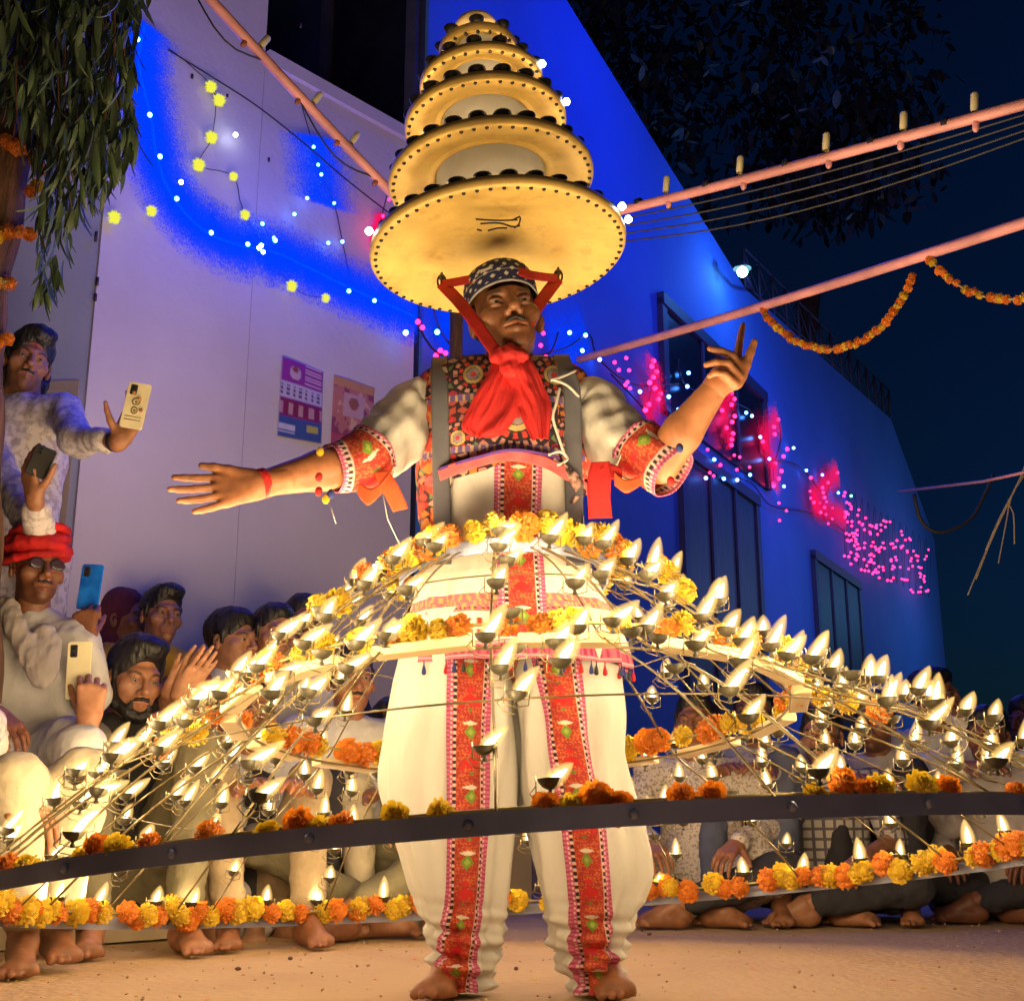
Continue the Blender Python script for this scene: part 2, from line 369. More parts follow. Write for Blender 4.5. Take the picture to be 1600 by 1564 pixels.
# ---- left house: white wall receding to the right
LW0 = V(-1.6, 5.0, 0); LD = V(.665, .747, 0); LN = V(.747, -.665, 0)
def LW(t, z, off=0): return LW0+LD*t+LN*off+V(0, 0, z)
def lw_px(x, y, off=0): return onplane(x, y, LW0, LN, off)
def lw_t(x, y): return float(np.dot(lw_px(x, y)-LW0, LD))
tc0, tc1, tc2 = lw_t(148, 480), lw_t(416, 60), 1.62
zpar = lw_px(470, 132)[2]
lh = thing('white_house', 'white plastered house wall hung with blue lights and two posters', 'house', LW(tc0, 0))
extr('wall', [LW(tc0, 0), LW(tc1, 0), LW(tc1, 6.5), LW(tc0, 6.5)], -LN*.25, M['plaster'], lh)
extr('wall', [LW(tc1+.003, 0), LW(tc2, 0), LW(tc2, zpar), LW(tc1+.003, zpar)], -LN*.25, M['plaster'], lh)
extr('parapet_cap', [LW(tc1+.006, zpar+.003, .03), LW(tc2+.04, zpar+.003, .03), LW(tc2+.04, zpar+.075, .03), LW(tc1+.006, zpar+.075, .03)], -LN*.31, M['plaster'], lh)
sd = nrm(V(-1, .10, 0)); sn = V(sd[1], -sd[0], 0); sn = sn if sn[1] < 0 else -sn
s0 = LW(tc0, 0)
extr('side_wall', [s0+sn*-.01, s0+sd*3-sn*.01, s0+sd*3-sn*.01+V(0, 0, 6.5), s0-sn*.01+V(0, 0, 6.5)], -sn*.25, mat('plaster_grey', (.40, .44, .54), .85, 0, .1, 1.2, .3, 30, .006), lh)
zd = P(100, 602, 4.9)[2]
extr('dado', [s0+sd*.04, s0+sd*3, s0+sd*3+V(0, 0, zd), s0+sd*.04+V(0, 0, zd)], -sn*.008, M['plaster_tan'], lh)
mk = MB()
for x, y in ((150, 370), (152, 440), (149, 465), (470, 40), (300, 120), (355, 150), (420, 250), (520, 700)):
    p = lw_px(x, y, .002); mk.box(p, (.012, .006, .05*RNG.uniform(.3, 1)))
mk.build('wall_scar', M['dark_wood'], lh)
# ledge along the wall
lg = extr('ledge', [LW(tc0-2.0, .0, .9), LW(tc2-.1, .0, .9), LW(tc2-.1, .38, .9), LW(tc0-2.0, .38, .9)], -LN*.9, M['plaster_tan'], None)
tag(lg, kind='structure')
# ---- posters
def quad_uv(c, nu, nv):                                            # bilinear patch from four wall points
    u, v = np.meshgrid(np.linspace(0, 1, nu), np.linspace(0, 1, nv), indexing='ij')
    c = [np.array(q) for q in c]
    pos = (c[0]*((1-u)*(1-v))[..., None]+c[1]*(u*(1-v))[..., None]+c[2]*(u*v)[..., None]+c[3]*((1-u)*v)[..., None])
    return pos, u, v
def poster(name, pts, cols, label):
    pos, u, v = quad_uv([lw_px(x, y, .008) for x, y in pts], 40, 56)
    c = cols(u, v); pos = pos+LN*(.004*np.sin(u*5)*np.sin(v*4+1))[..., None]
    o = sheet(name, pos, M['paper'], None, c, .002)
    return tag(o, label, 'poster')
M['paper'] = mat_attr('poster_paper', .55, .1, 60, .001, .05)
def pc1(u, v):
    c = np.zeros(u.shape+(3,)); c[:] = (.25, .03, .30)
    c[(v > .0) & (v < .3)] = (.30, .03, .32)
    d = np.hypot((u-.32)*1, (v-.16)*1.6); c[d < .14] = (.6, .42, .5); c[np.hypot(u-.32, (v-.11)*1.6) < .07] = (.3, .08, .07)
    c[(np.abs(u-.75) < .2) & (np.abs(np.sin(v*70)) > .8) & (v < .28)] = (.75, .5, .6)
    c[(v > .30) & (v < .50)] = (.55, .50, .66)
    c[(v > .33) & (v < .47) & (np.sin(u*44) > .2) & (np.abs(np.sin(v*60)) > .45)] = (.10, .05, .18)
    c[(v > .52) & (v < .72)] = (.24, .02, .09)
    c[(v > .56) & (v < .70) & (np.sin(u*26+1) > .1)] = (.55, .30, .33)
    c[v > .74] = (.05, .10, .32)
    c[(v > .79) & (v < .88) & (np.abs(u-.78) < .13)] = (.5, .47, .1)
    c[(v > .80) & (v < .93) & (u < .4) & (np.abs(np.sin(v*80)) > .6)] = (.6, .6, .7)
    e = (u < .02) | (u > .98) | (v < .015) | (v > .985); c[e] = (.4, .35, .45)
    return c
def pc2(u, v):
    c = np.zeros(u.shape+(3,)); c[:] = (.55, .20, .18)
    n = vnoise(np.stack([u*7, v*9, 0*u], -1), 1.5, 4); c[n > .25] = (.30, .06, .12); c[n < -.35] = (.70, .42, .30)
    c[(v > .2) & (v < .55) & (np.abs(u-.5) < .25)] = (.62, .38, .42); c[np.hypot(u-.5, (v-.35)*1.3) < .12] = (.35, .12, .08)
    c[(v < .13)] = (.6, .3, .12); c[(v > .84)] = (.5, .08, .12)
    return c
poster('poster', [(441, 556), (506, 581), (501, 694), (433, 681)], pc1, 'purple and blue printed poster pasted on the white wall, left of the pair')
poster('poster', [(522, 586), (586, 606), (580, 706), (517, 692)], pc2, 'pinkish red printed poster on the wall right beside the dancer\'s sleeve')

# ---- blue house: long facade receding to the far right
BF1 = V(7, 20, 0); BD = V(.479, .878, 0); BN = V(.878, -.479, 0)
def bf_px(x, y, off=0): return onplane(x, y, BF1, BN, off)
def bf(t, z, off=0): return BF1+BD*t+BN*off+V(0, 0, z)
def bf_l(x, y, off): return bf_px(x, y)+BN*off          # a lamp held off the facade
def bf_tz(x, y): q = bf_px(x, y); return float(np.dot(q-BF1, BD)), float(q[2])
bt0 = bf_tz(667, 200)[0]
ztop = bf_tz(885, 0)[1]
bh = thing('blue_house', 'long blue painted two storey house lit by strings of coloured lights', 'house', bf(bt0, 0))
pts = [bf(bt0, 0)]
tE = bf_tz(1482, 1090)[0]
A = [bf_tz(885, 0), bf_tz(1165, 452), bf_tz(1392, 655)]
pts += [bf(tE, 0), bf(tE, A[2][1])]+[bf(*A[2]), bf(*A[1]), bf(*A[0]), bf(bt0, A[0][1]+.3)]
pts = [p for i, p in enumerate(pts) if i != 2]+[]
pts = [bf(bt0, 0), bf(tE, 0), bf(tE, bf_tz(1440, 822)[1]), bf(*A[2]), bf(*A[1]), bf(*A[0]), bf(bt0, A[0][1]+.6)]
extr('facade_wall', pts, -BN*.3, M['blue_paint'], bh)
en = BN*-1
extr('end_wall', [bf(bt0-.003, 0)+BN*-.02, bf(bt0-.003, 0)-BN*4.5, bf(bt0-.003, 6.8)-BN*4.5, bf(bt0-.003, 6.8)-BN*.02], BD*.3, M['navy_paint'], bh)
def epx(x, y): return onplane(x, y, bf(bt0-.003, 0), -BD, .0)
ew = [epx(520, -40), epx(652, -40), epx(652, 260), epx(520, 260)]
t_ = [float(np.dot(p-bf(bt0, 0), -BN)) for p in (ew[0], ew[1])]; zb = epx(600, 300)[2]
eq = lambda t, z, o: bf(bt0-.003-o, z)-BN*t
extr('window', [eq(t_[0], zb, .02), eq(t_[1], zb, .02), eq(t_[1], 6.6, .02), eq(t_[0], 6.6, .02)], BD*.018, M['dark_pane'], bh)
fr = MB()
for t in (t_[0], t_[1]):
    p = eq(t, (zb+6.6)/2, .03); fr.box(p, (.07, .05, 6.6-zb), np.stack([BN, BD, V(0, 0, 1)], 1))
fr.build('window_frame', mat('grey_frame', (.05, .05, .08), .6), bh, False)
def facade_rect(name, x0, y0, x1, ybot, m, off=.03, framew=.1):
    t0, z1 = bf_tz(x0, y0); t1 = bf_tz(x1, y0)[0]; z0 = 0.0 if ybot is None else bf_tz(x0, ybot)[1]
    o = extr(name, [bf(t0, z0, off), bf(t1, z0, off), bf(t1, z1, off), bf(t0, z1, off)], -BN*(off-.002), m, bh)
    b = MB(); R = np.stack([BD, BN, V(0, 0, 1)], 1)
    for t in (t0, t1): b.box(bf(t, (z0+z1)/2, off*.6), (framew, off*2.2, z1-z0), R)
    b.box(bf((t0+t1)/2, z1, off*.6+.01), (t1-t0+framew, off*2.4, framew), R)
    fm = b.build('frame', M['frame_dark'], o, False)
    b = MB()
    for k in range(1, 3): b.box(bf(t0+(t1-t0)*k/3, (z0+z1)/2, off+.012), (framew*.5, .02, z1-z0-.1), R)
    b.build('mullion', M['frame_dark'], o, False)
    return o
M['frame_dark'] = mat('window_frame_dark', (.03, .035, .07), .6)
facade_rect('window', 1030, 470, 1180, 640, M['dark_pane'])
facade_rect('door', 1060, 700, 1172, None, M['dark_wood'])
facade_rect('door', 1268, 868, 1334, None, M['dark_wood'])
# roof railing over the low part
b = MB(); R = np.stack([BD, BN, V(0, 0, 1)], 1)
ta, tb = A[1][0], A[2][0]
for k in range(15):
    t = ta+(tb-ta)*k/14; z = A[1][1]+(A[2][1]-A[1][1])*k/14
    b.tube([bf(t, z, .0), bf(t, z+.45, 0)], .018, 6)
    if k < 14:
        t2 = ta+(tb-ta)*(k+1)/14; z2 = A[1][1]+(A[2][1]-A[1][1])*(k+1)/14
        b.tube([bf(t, z+.05, .0), bf(t2, z2+.42, 0)], .009, 5); b.tube([bf(t, z+.42, .0), bf(t2, z2+.05, 0)], .009, 5)
for dz in (.05, .45): b.tube([bf(ta, A[1][1]+dz), bf(tb, A[2][1]+dz)], .014, 6)
b.build('roof_railing', M['thin_wire'], bh)
st = extr('step', [bf(bt0+1.2, 0, .9), bf(tE, 0, .9), bf(tE, .17, .9), bf(bt0+1.2, .17, .9)], -BN*.88, M['plaster_tan'], None)
tag(st, kind='structure')

# ================================================================== LIGHT STRINGS
ball_me = {}
def ball_mesh(key, m, r, n=8, k=6):
    if (key, r) not in ball_me: ball_me[(key, r)] = MB().ball((0, 0, 0), r, n, k).mesh('bulb', m)
    return ball_me[(key, r)]
def dense(pts, step):
    pts = np.asarray(pts, float); d = np.r_[0, np.cumsum(np.linalg.norm(np.diff(pts, axis=0), axis=1))]
    n = max(2, int(d[-1]/step)+1); t = np.linspace(0, d[-1], n)
    return np.stack(smooth_rows(t, d+np.arange(len(d))*1e-9, pts)), t
def led_string(name, label, path, bulbs, led, r=.012, rope=None, rope_r=.005, lamps=(), group='strings of coloured lights on the house walls', wire=True):
    path = np.asarray(path, float)
    o = thing(name, label, 'light string', path[0], group)
    if wire:
        q, _ = dense(path, .06)
        MB().tube(q, rope_r if rope else (.0025 if 'curtain' in name else .0065 if np.dot(path[0]-BF1, BN) < 1.5 and path[0][1] > 6 else .003), 6).build('rope' if rope else 'wire', rope or M['wire'], o)
    for b in bulbs: inst('bulb', ball_mesh(led, M[led], r), b, o)
    for (p, e, c, rad) in lamps:                                   # the string's own light, plus unseen fill lamps added off the wall
        l = bpy.data.lights.new(name+'_glow', 'POINT'); l.energy = e; l.color = c; l.shadow_soft_size = rad
        lo = bpy.data.objects.new('glow', l); COL.objects.link(lo); lo.parent = o; lo.location = np.asarray(p)-wloc(o)
    return o
BLUE = (.0, .045, 1.0); PINK = (1, .03, .25)
rp = [(226, 40), (216, 90), (222, 130), (236, 185), (246, 250), (272, 312), (325, 365), (390, 388), (430, 395), (480, 418), (550, 452), (610, 478), (650, 496)]
led_string('rope_light', 'thick blue rope light looping down across the white wall', [lw_px(x, y, .055) for x, y in rp],
           [lw_px(x, y, .065) for x, y in ((215, 62), (234, 180), (250, 245), (276, 311), (330, 364), (387, 382), (430, 376), (545, 455), (585, 470))], 'blue_led', .0115, M['blue_rope'], .007,
           [(lw_px(300, 380, .22), .25, BLUE, .1), (lw_px(250, 480, .9), 3.5, BLUE, .1), (lw_px(420, 560, .9), 3.5, BLUE, .1), (lw_px(450, 400, .28), .9, BLUE, .1), (lw_px(560, 440, .28), .9, BLUE, .1)])  # includes blue fill lamps added clear of the rope
led_string('blue_light_string', 'string of small blue bulbs dropping down the white wall beside the hat tower', [lw_px(x, y, .04) for x, y in ((470, 160), (490, 230), (502, 273), (522, 318), (535, 378), (550, 450))],
           [lw_px(x, y, .05) for x, y in ((490, 230), (497, 258), (502, 273), (480, 310), (522, 318), (460, 335), (535, 378), (513, 380), (428, 372), (410, 350))], 'blue_led', .009, None, .003,
           [(lw_px(500, 300, .32), 1.6, BLUE, .1), (lw_px(460, 220, .35), .8, BLUE, .1), (lw_px(340, 60, .9), 9, BLUE, .1), (lw_px(360, 200, .8), 5, BLUE, .1)])  # includes unseen blue fill added to wash the upper wall
led_string('white_light_cluster', 'bright white bulb cluster on the blue rope light', [lw_px(x, y, .05) for x, y in ((395, 380), (409, 392), (425, 398))],
           [lw_px(x, y, .06) for x, y in ((404, 388), (411, 394), (408, 384), (283, 285), (368, 211))], 'white_led', .011)
led_string('pink_light_string', 'short pink light string hanging at the white wall edge behind the hat brim', [lw_px(x, y, .05) for x, y in ((606, 300), (596, 340), (588, 372), (592, 396))],
           [lw_px(x, y, .06) for x, y in ((608, 312), (598, 338), (585, 372), (588, 388), (604, 352))], 'pink_led', .009, None, .003, [(lw_px(600, 350, .12), .25, PINK, .05)])
led_string('pink_shoulder_lights', 'pink bulbs strung on the blue house behind the dancer\'s shoulders', [bf_px(x, y, .06) for x, y in ((650, 500), (676, 545), (720, 562), (800, 560), (855, 556), (872, 520))],
           [bf_px(x, y, .08) for x, y in ((653, 503), (660, 512), (688, 548), (681, 556), (696, 552), (853, 558), (865, 562), (849, 521), (845, 540))], 'pink_led', .014, None, .003, [(bf_l(690, 540, .15), .35, PINK, .05), (bf_l(858, 548, .15), .35, PINK, .05), (bf_l(655, 500, .15), .3, PINK, .05)])
led_string('blue_light_swag', 'swag of blue bulbs on the blue house behind the dancer\'s head and shoulder', [bf_px(x, y, .05) for x, y in ((670, 430), (690, 520), (760, 570), (880, 545), (920, 522), (935, 560), (990, 600), (1060, 600))],
           [bf_px(x, y, .07) for x, y in ((683, 519), (915, 524), (910, 548), (937, 562), (634, 520), (1000, 612), (890, 520))], 'blue_led', .015, None, .003,
           [(bf_l(690, 470, .4), 3, BLUE, .15), (bf_l(880, 530, .5), 5, BLUE, .15), (bf_l(800, 300, .6), 7, BLUE, .2), (bf_l(740, 100, .8), 12, BLUE, .2), (bf_l(960, 330, 1.5), 50, BLUE, .2), (bf_l(900, 60, 1.4), 75, BLUE, .2)])  # the strong blue ones are unseen fill added in front of the facade
def scatter_px(n, x0, x1, fy, spread, seed):
    r = np.random.default_rng(seed); x = r.uniform(x0, x1, n); return [(a, fy(a)+r.normal()*spread) for a in x]
for k, (x0, y0, y1, lab) in enumerate(((1020, 560, 645, 'red pink light strand hanging by the dark upper window'), (1140, 610, 700, 'red pink light strand just below the raised hand'),
                                       (1214, 650, 765, 'red pink light strand halfway down the facade'), (1290, 735, 812, 'red pink light strand nearest the pink light curtain'))):
    r = np.random.default_rng(k); nb = 10
    led_string('pink_light_strand', lab, [bf_px(x0+6*math.sin(i), y0+(y1-y0)*i/6, .06) for i in range(7)],
               [bf_px(x0+r.normal()*9, y0+(y1-y0)*(i+.5)/nb, .09) for i in range(nb)], 'pink_led', .020, None, .004, [(bf_l(x0, (y0+y1)/2, .2), .8, PINK, .05)], group='pink light strands on the blue house')
sw = [(955, 585), (1000, 632), (1050, 690), (1110, 742), (1170, 752), (1205, 790), (1260, 800), (1300, 815), (1340, 850)]
led_string('mixed_light_swag', 'long drooping line of pink and blue bulbs across the blue facade below the hand', [bf_px(x, y, .05) for x, y in sw],
           [bf_px(x, y, .08) for x, y in scatter_px(34, 960, 1340, lambda a: float(np.interp(a, [p[0] for p in sw], [p[1] for p in sw]))-18, 16, 5)], 'pink_led', .014, None, .003, [(bf_l(1080, 700, .3), .8, PINK, .05)])
bl = [(1060, 560), (1075, 605), (1170, 640), (1190, 690), (1200, 715), (1250, 730), (1290, 780)]
led_string('blue_facade_lights', 'scattered blue and white bulbs high on the blue facade right of the hand', [bf_px(x, y, .05) for x, y in bl],
           [bf_px(x, y, .08) for x, y in ((1076, 583), (1074, 604), (1166, 645), (1175, 650), (1188, 683), (1202, 717), (1172, 742), (1103, 747), (1116, 718), (1131, 748), (1152, 750), (1240, 700), (1260, 735), (1310, 770), (1225, 760), (1060, 640), (1045, 620), (1285, 742), (1330, 775))], 'blue_led', .016, None, .003,
           [(bf_l(1070, 600, 1.0), 12, BLUE, .1), (bf_l(1190, 690, 1.2), 34, (.01, .07, 1), .1), (bf_l(1230, 930, 1.6), 30, (.30, .36, 1), .2), (bf_l(1300, 800, 1.5), 30, (.05, .2, 1), .1), (bf_l(1420, 940, 2.2), 80, (.12, .45, 1), .2)])  # unseen fill lamps added to brighten the lower and far facade
r = np.random.default_rng(11); cb = []
while len(cb) < 150:
    x, y = r.uniform(1318, 1452), r.uniform(765, 940)
    top = 768+(x-1318)*.62; bot = 880+(x-1318)*.45
    if top < y < bot: cb.append((x, y))
pth = [(1318, 770)]
for i in range(14): xx = 1318+i*10; pth += [(xx, 772+(xx-1318)*.62), (xx+3, 875+(xx-1318)*.45), (xx+7, 775+(xx-1318)*.62)]
led_string('pink_light_curtain', 'dense curtain of pink and white bulbs at the far end of the blue house', [bf_px(x, y, .06) for x, y in pth], [bf_px(x, y, .09) for x, y in cb], 'pink_led', .016, None, .003,
           [(bf_l(1350, 830, .4), 3, PINK, .1), (bf_l(1420, 890, .4), 3, PINK, .1)])
# glow of the strings on the walls, drawn as fine emissive strips
def sheer(m, a):                                                    # mostly see-through emission for the drawn glow
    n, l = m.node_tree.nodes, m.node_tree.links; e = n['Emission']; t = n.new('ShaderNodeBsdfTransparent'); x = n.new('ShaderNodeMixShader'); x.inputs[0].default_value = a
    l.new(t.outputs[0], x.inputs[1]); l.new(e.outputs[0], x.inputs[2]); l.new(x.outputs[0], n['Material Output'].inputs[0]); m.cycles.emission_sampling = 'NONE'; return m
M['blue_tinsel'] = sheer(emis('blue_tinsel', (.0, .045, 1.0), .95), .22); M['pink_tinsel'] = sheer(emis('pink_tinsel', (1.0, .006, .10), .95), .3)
def glow_strips(root, path, r, m, dens, wn, seed=0, size=.009):
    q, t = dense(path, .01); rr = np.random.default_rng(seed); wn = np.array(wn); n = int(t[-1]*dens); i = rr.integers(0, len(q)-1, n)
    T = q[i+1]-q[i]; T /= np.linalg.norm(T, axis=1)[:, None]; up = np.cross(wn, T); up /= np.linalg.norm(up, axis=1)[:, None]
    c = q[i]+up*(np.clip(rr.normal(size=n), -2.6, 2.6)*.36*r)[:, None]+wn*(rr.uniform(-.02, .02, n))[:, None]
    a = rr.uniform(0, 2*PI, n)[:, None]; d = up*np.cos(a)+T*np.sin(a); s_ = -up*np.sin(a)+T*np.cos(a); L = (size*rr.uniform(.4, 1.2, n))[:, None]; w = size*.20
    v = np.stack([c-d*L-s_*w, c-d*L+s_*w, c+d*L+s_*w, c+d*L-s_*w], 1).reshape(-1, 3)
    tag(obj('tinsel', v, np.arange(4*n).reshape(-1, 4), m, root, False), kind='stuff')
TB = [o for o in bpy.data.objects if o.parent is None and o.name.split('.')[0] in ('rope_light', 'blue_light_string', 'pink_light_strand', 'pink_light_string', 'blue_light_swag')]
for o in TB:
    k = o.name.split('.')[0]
    if k == 'rope_light': glow_strips(o, [lw_px(x, y, .05) for x, y in rp], .185, M['blue_tinsel'], 52000, LN, 1); glow_ball = MB()
    elif k == 'blue_light_string': glow_strips(o, [lw_px(x, y, .04) for x, y in ((492, 215), (502, 273), (505, 320))], .24, M['blue_tinsel'], 44000, LN, 2)
    elif k == 'pink_light_string': glow_strips(o, [lw_px(x, y, .04) for x, y in ((598, 340), (588, 372), (590, 392))], .05, M['pink_tinsel'], 18000, LN, 3)
    elif k == 'blue_light_swag': glow_strips(o, [bf_px(x, y, .04) for x, y in ((680, 470), (690, 525), (720, 540))], .30, M['blue_tinsel'], 14000, BN, 4, .014); glow_strips(o, [bf_px(x, y, .04) for x, y in ((860, 535), (885, 540), (915, 522))], .30, M['blue_tinsel'], 14000, BN, 5, .012)
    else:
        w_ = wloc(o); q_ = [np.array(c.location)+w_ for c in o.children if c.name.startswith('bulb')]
        glow_strips(o, [q_[0], q_[3], q_[6], q_[9]], .20, M['pink_tinsel'], 7000, BN, 6, .014)
# pom-pom lamps on the white wall
pp = [(179, 340), (237, 330), (330, 136), (343, 157), (331, 215), (311, 258), (365, 276), (383, 336), (456, 447), (509, 466)]
o = thing('pompom_string', 'string of fuzzy yellow pompom lamps pinned over the white wall', 'light string', lw_px(250, 60, .05))
q, _ = dense([lw_px(x, y, .03) for x, y in ((262, 75), (300, 105), (335, 145), (331, 215), (311, 258), (365, 276), (383, 336), (456, 447), (509, 466))], .05)
MB().tube(q, .0022, 5).build('wire', M['wire'], o)
pmv, pmf = [], []
b = MB()
for k in range(140):
    d = nrm(RNG.normal(size=3)); Rr = basis(d); l = RNG.uniform(.75, 1.1)
    b.add(np.array([[-.16, 0, .2], [.16, 0, .2], [0, 0, l]])@Rr.T, [(0, 1, 2)])
b.ball((0, 0, 0), .55, 8, 6)
pm_me = b.mesh('pompom', M['pompom'])
for i, (x, y) in enumerate(pp): inst('pompom', pm_me, lw_px(x, y, .06), o, scale=(.034, .030, .034, .036, .036, .036, .026, .030, .034, .028)[i])
tag(inst('cyan_lamp', ball_mesh('cyan_led', M['cyan_led'], .02), P(587, 889, 4.95)), 'small glowing cyan lamp in front of the wall just left of the flames', 'lamp')
wl_ = thing('street_lamp', 'bright bluish white lamp fixed on the roof edge of the blue house', 'street lamp', bf_px(1160, 425, .25))
MB().ball(wloc(wl_), .05, 12, 8).build('bulb', M['cyan_led'], wl_)
MB().tube([bf_px(1178, 455, .0), bf_px(1170, 440, .2), wloc(wl_)+V(0, 0, .03)], .018, 6).build('bracket', M['wire'], wl_)
MB().lathe([(.03, .09), (.05, .06), (.085, .03)], 14, None, wloc(wl_)).build('shade', M['thin_wire'], wl_)
l = bpy.data.lights.new('street_lamp_light', 'POINT'); l.energy = 45; l.color = (.06, .24, 1); l.shadow_soft_size = .06
lo = bpy.data.objects.new('glow', l); COL.objects.link(lo); lo.parent = wl_; lo.location = BN*.5+V(0, 0, -.06)

# grit
gb = MB()
for k in range(900):
    x, y = RNG.uniform(-2, 2.6), RNG.uniform(2.1, 5.2); r = RNG.uniform(.0015, .0045)
    if RNG.random() < .02: r *= 2.2
    v = RNG.normal(size=(6, 3))*.25+np.array([[1, 0, 0], [-1, 0, 0], [0, 1, 0], [0, -1, 0], [0, 0, .7], [0, 0, -.7]]); gb.add(v*r+V(x, y, .001), [(0, 2, 4), (2, 1, 4), (1, 3, 4), (3, 0, 4), (2, 0, 5), (1, 2, 5), (3, 1, 5), (0, 3, 5)])
tag(gb.build('grit', mat('grit', (.44, .30, .17), .9, 0, .5, 30), None, False), kind='stuff')
# petals fallen on the ground
pb = {'yellow': MB(), 'orange': MB()}
for k in range(150):
    x, y = RNG.uniform(-1.9, 2.3), RNG.uniform(2.2, 4.9); a = RNG.uniform(0, 6.3); s = RNG.uniform(.006, .012); d = V(math.cos(a), math.sin(a), 0)*s; e = V(-d[1], d[0], 0)*.5; z = V(x, y, .004)
    pb['yellow' if k % 2 else 'orange'].add([z-d, z+e+V(0, 0, .003), z+d+V(0, 0, .002), z-e+V(0, 0, .004)], [(0, 1, 2, 3)])
for k in pb: tag(pb[k].build('fallen_petals', M[k]), kind='stuff')

# ================================================================== POLE, PIPES, WIRES
POLE = P(713, 520, 4.45)
pz = P(713, 385, 4.45)[2]
o = thing('pole', 'brown wooden pole standing behind the dancer\'s shoulder', 'pole', (POLE[0], POLE[1], 0))
MB().tube([(POLE[0], POLE[1], 0), (POLE[0], POLE[1], pz+.12)], .026, 10).build('post', M['bark'], o)
MB().tube([(POLE[0], POLE[1], pz-.05), (POLE[0], POLE[1], pz+.05)], .031, 10).build('binding', M['pink_pipe'], o)
def pipe(name, label, a, b, r, group='pink pipes strung overhead'):
    o = thing(name, label, 'pipe', a, group); d = np.array(b)-a; n = 12
    pts = [a+d*i/n+V(0, 0, -.012*math.sin(PI*i/n)) for i in range(n+1)]
    MB().tube(pts, r, 10).build('tube', M['pink_pipe'], o)
    return o
def along(a, b, x):                                                # point on segment a-b that falls at photo column x
    lo, hi = 0., 1.
    def col(t): q = np.array(a)+(np.array(b)-a)*t; d = q[1]*_c+(q[2]-CAMH)*_s; return 800+F*q[0]/d
    up = col(1) > col(0)
    for _ in range(40):
        m = (lo+hi)/2
        if (col(m) < x) == up: lo = m
        else: hi = m
    return np.array(a)+(np.array(b)-a)*lo
pole_top = V(POLE[0], POLE[1], pz)
pl0 = P(302, -30, 3.7)
po = pipe('pink_pipe', 'pink pipe with clipped bulbs sloping up to the upper left', pl0, P(690, 382, 4.42), .019)
def fit_bulbs(o, a, b, xs, up, m, s=1.0):
    d = nrm(np.array(b)-a); v = nrm(V(0, 0, 1)-d*d[2])
    for x in xs:
        p = along(a, b, x); k = MB()
        q = p+v*(.026 if up else -.022); e = v*(1 if up else -1)
        R = basis(e)
        if up: k.lathe([(.011*s, -.012), (.013*s, 0), (.013*s, .045*s), (.009*s, .052*s), (.0, .053*s)], 8, R, q)
        else: k.lathe([(.008, -.01), (.010, 0), (.010, .018), (.005, .026), (0, .027)], 8, R, q)
        k.build('bulb' if up else 'clip', m, o)
le = P(690, 382, 4.42)
fit_bulbs(po, pl0, le, (403, 486, 545, 607), True, M['bulb_glass'])
fit_bulbs(po, pl0, le, (388, 472, 533, 592), False, mat('rust_clip', (.28, .09, .05), .6))
q = [along(pl0, le, x)+V(0, 0, -.05-.05*math.sin(i)) for i, x in enumerate(np.linspace(310, 610, 12))]
MB().tube(dense(q, .05)[0], .0035, 6).build('cable', M['wire'], po)
pr1 = P(1690, 139, 2.95); pr0 = P(735, 386, 4.45)
po = pipe('pink_pipe', 'pink pipe with yellow bulbs and black tape rising to the right above thin wires', pr0, pr1, .0165)
fit_bulbs(po, pr0, pr1, (1040, 1155, 1290, 1411, 1522), True, M['bulb_glass'], .9)
fit_bulbs(po, pr0, pr1, (1046, 1163, 1296, 1408, 1525), False, M['pink_pipe'])
for x in (998, 1105, 1229, 1363, 1478):
    p = along(pr0, pr1, x); d = nrm(pr1-pr0); k = MB().tube([p-d*.009, p+d*.009], .0185, 10); k.build('tape', M['tape'], po)
for k in range(4):
    o = MB(); q = []
    for t in np.linspace(0, 1, 16):
        p = pr0+(pr1-pr0)*(.22+.78*t); q.append(p+V(0, .02*k, -.03-.013*k-(.03+.014*k)*math.sin(PI*min(1, t*1.05))))
    tag(o.tube(q, .003, 5).build('overhead_wire', M['thin_wire']), ('uppermost', 'second from the top', 'third from the top', 'lowest')[k]+' of the four thin dark wires sagging below the taped pink pipe', 'wire', 'thin wires under the taped pink pipe')
p20 = P(905, 562, 5.2); p21 = P(1700, 316, 2.95)
po2 = pipe('pink_pipe', 'plain pink pipe crossing behind the raised hand, marigold garlands hung from it', p20, p21, .0165)
w0, w1 = P(1405, 768, 5.6), P(1720, 712, 4.0)
tag(MB().tube([w0, (w0+w1)/2+V(0, 0, -.02), w1], .006, 6).build('cable', M['pink_pipe']), 'thin purple cable running out of the picture at far right', 'cable')
q = [P(x, y, 5.2) for x, y in ((1428, 772), (1440, 815), (1470, 832), (1515, 812), (1540, 770), (1552, 742))]
tag(MB().tube(dense(q, .03)[0], .008, 6).build('dark_garland', M['wire']), 'dark withered garland looping below the thin purple cable', 'garland')
q = [lw_px(x, y, .08) for x, y in ((262, 78), (330, 120), (400, 165), (470, 220), (540, 280), (610, 335))]
tag(MB().tube(dense(q, .05)[0], .004, 5).build('wall_wire', M['wire']), 'thin black wire slung across the top of the white wall', 'wire')
br = MB()
for k, (x, y) in enumerate(((1525, 905), (1540, 860), (1512, 930), (1560, 880), (1585, 850))):
    q = [P(1612+3*k, 690+5*k, 5), P(1595-4*k, 745+8*k, 5), P((1595+x)/2-6, (760+y)/2, 5), P(x, y, 5)]
    br.tube(dense(q, .04)[0], .003, 5)
tag(br.build('dry_twigs', M['plaster_tan']), 'thin pale bare twigs hanging in at the right edge', 'twigs')

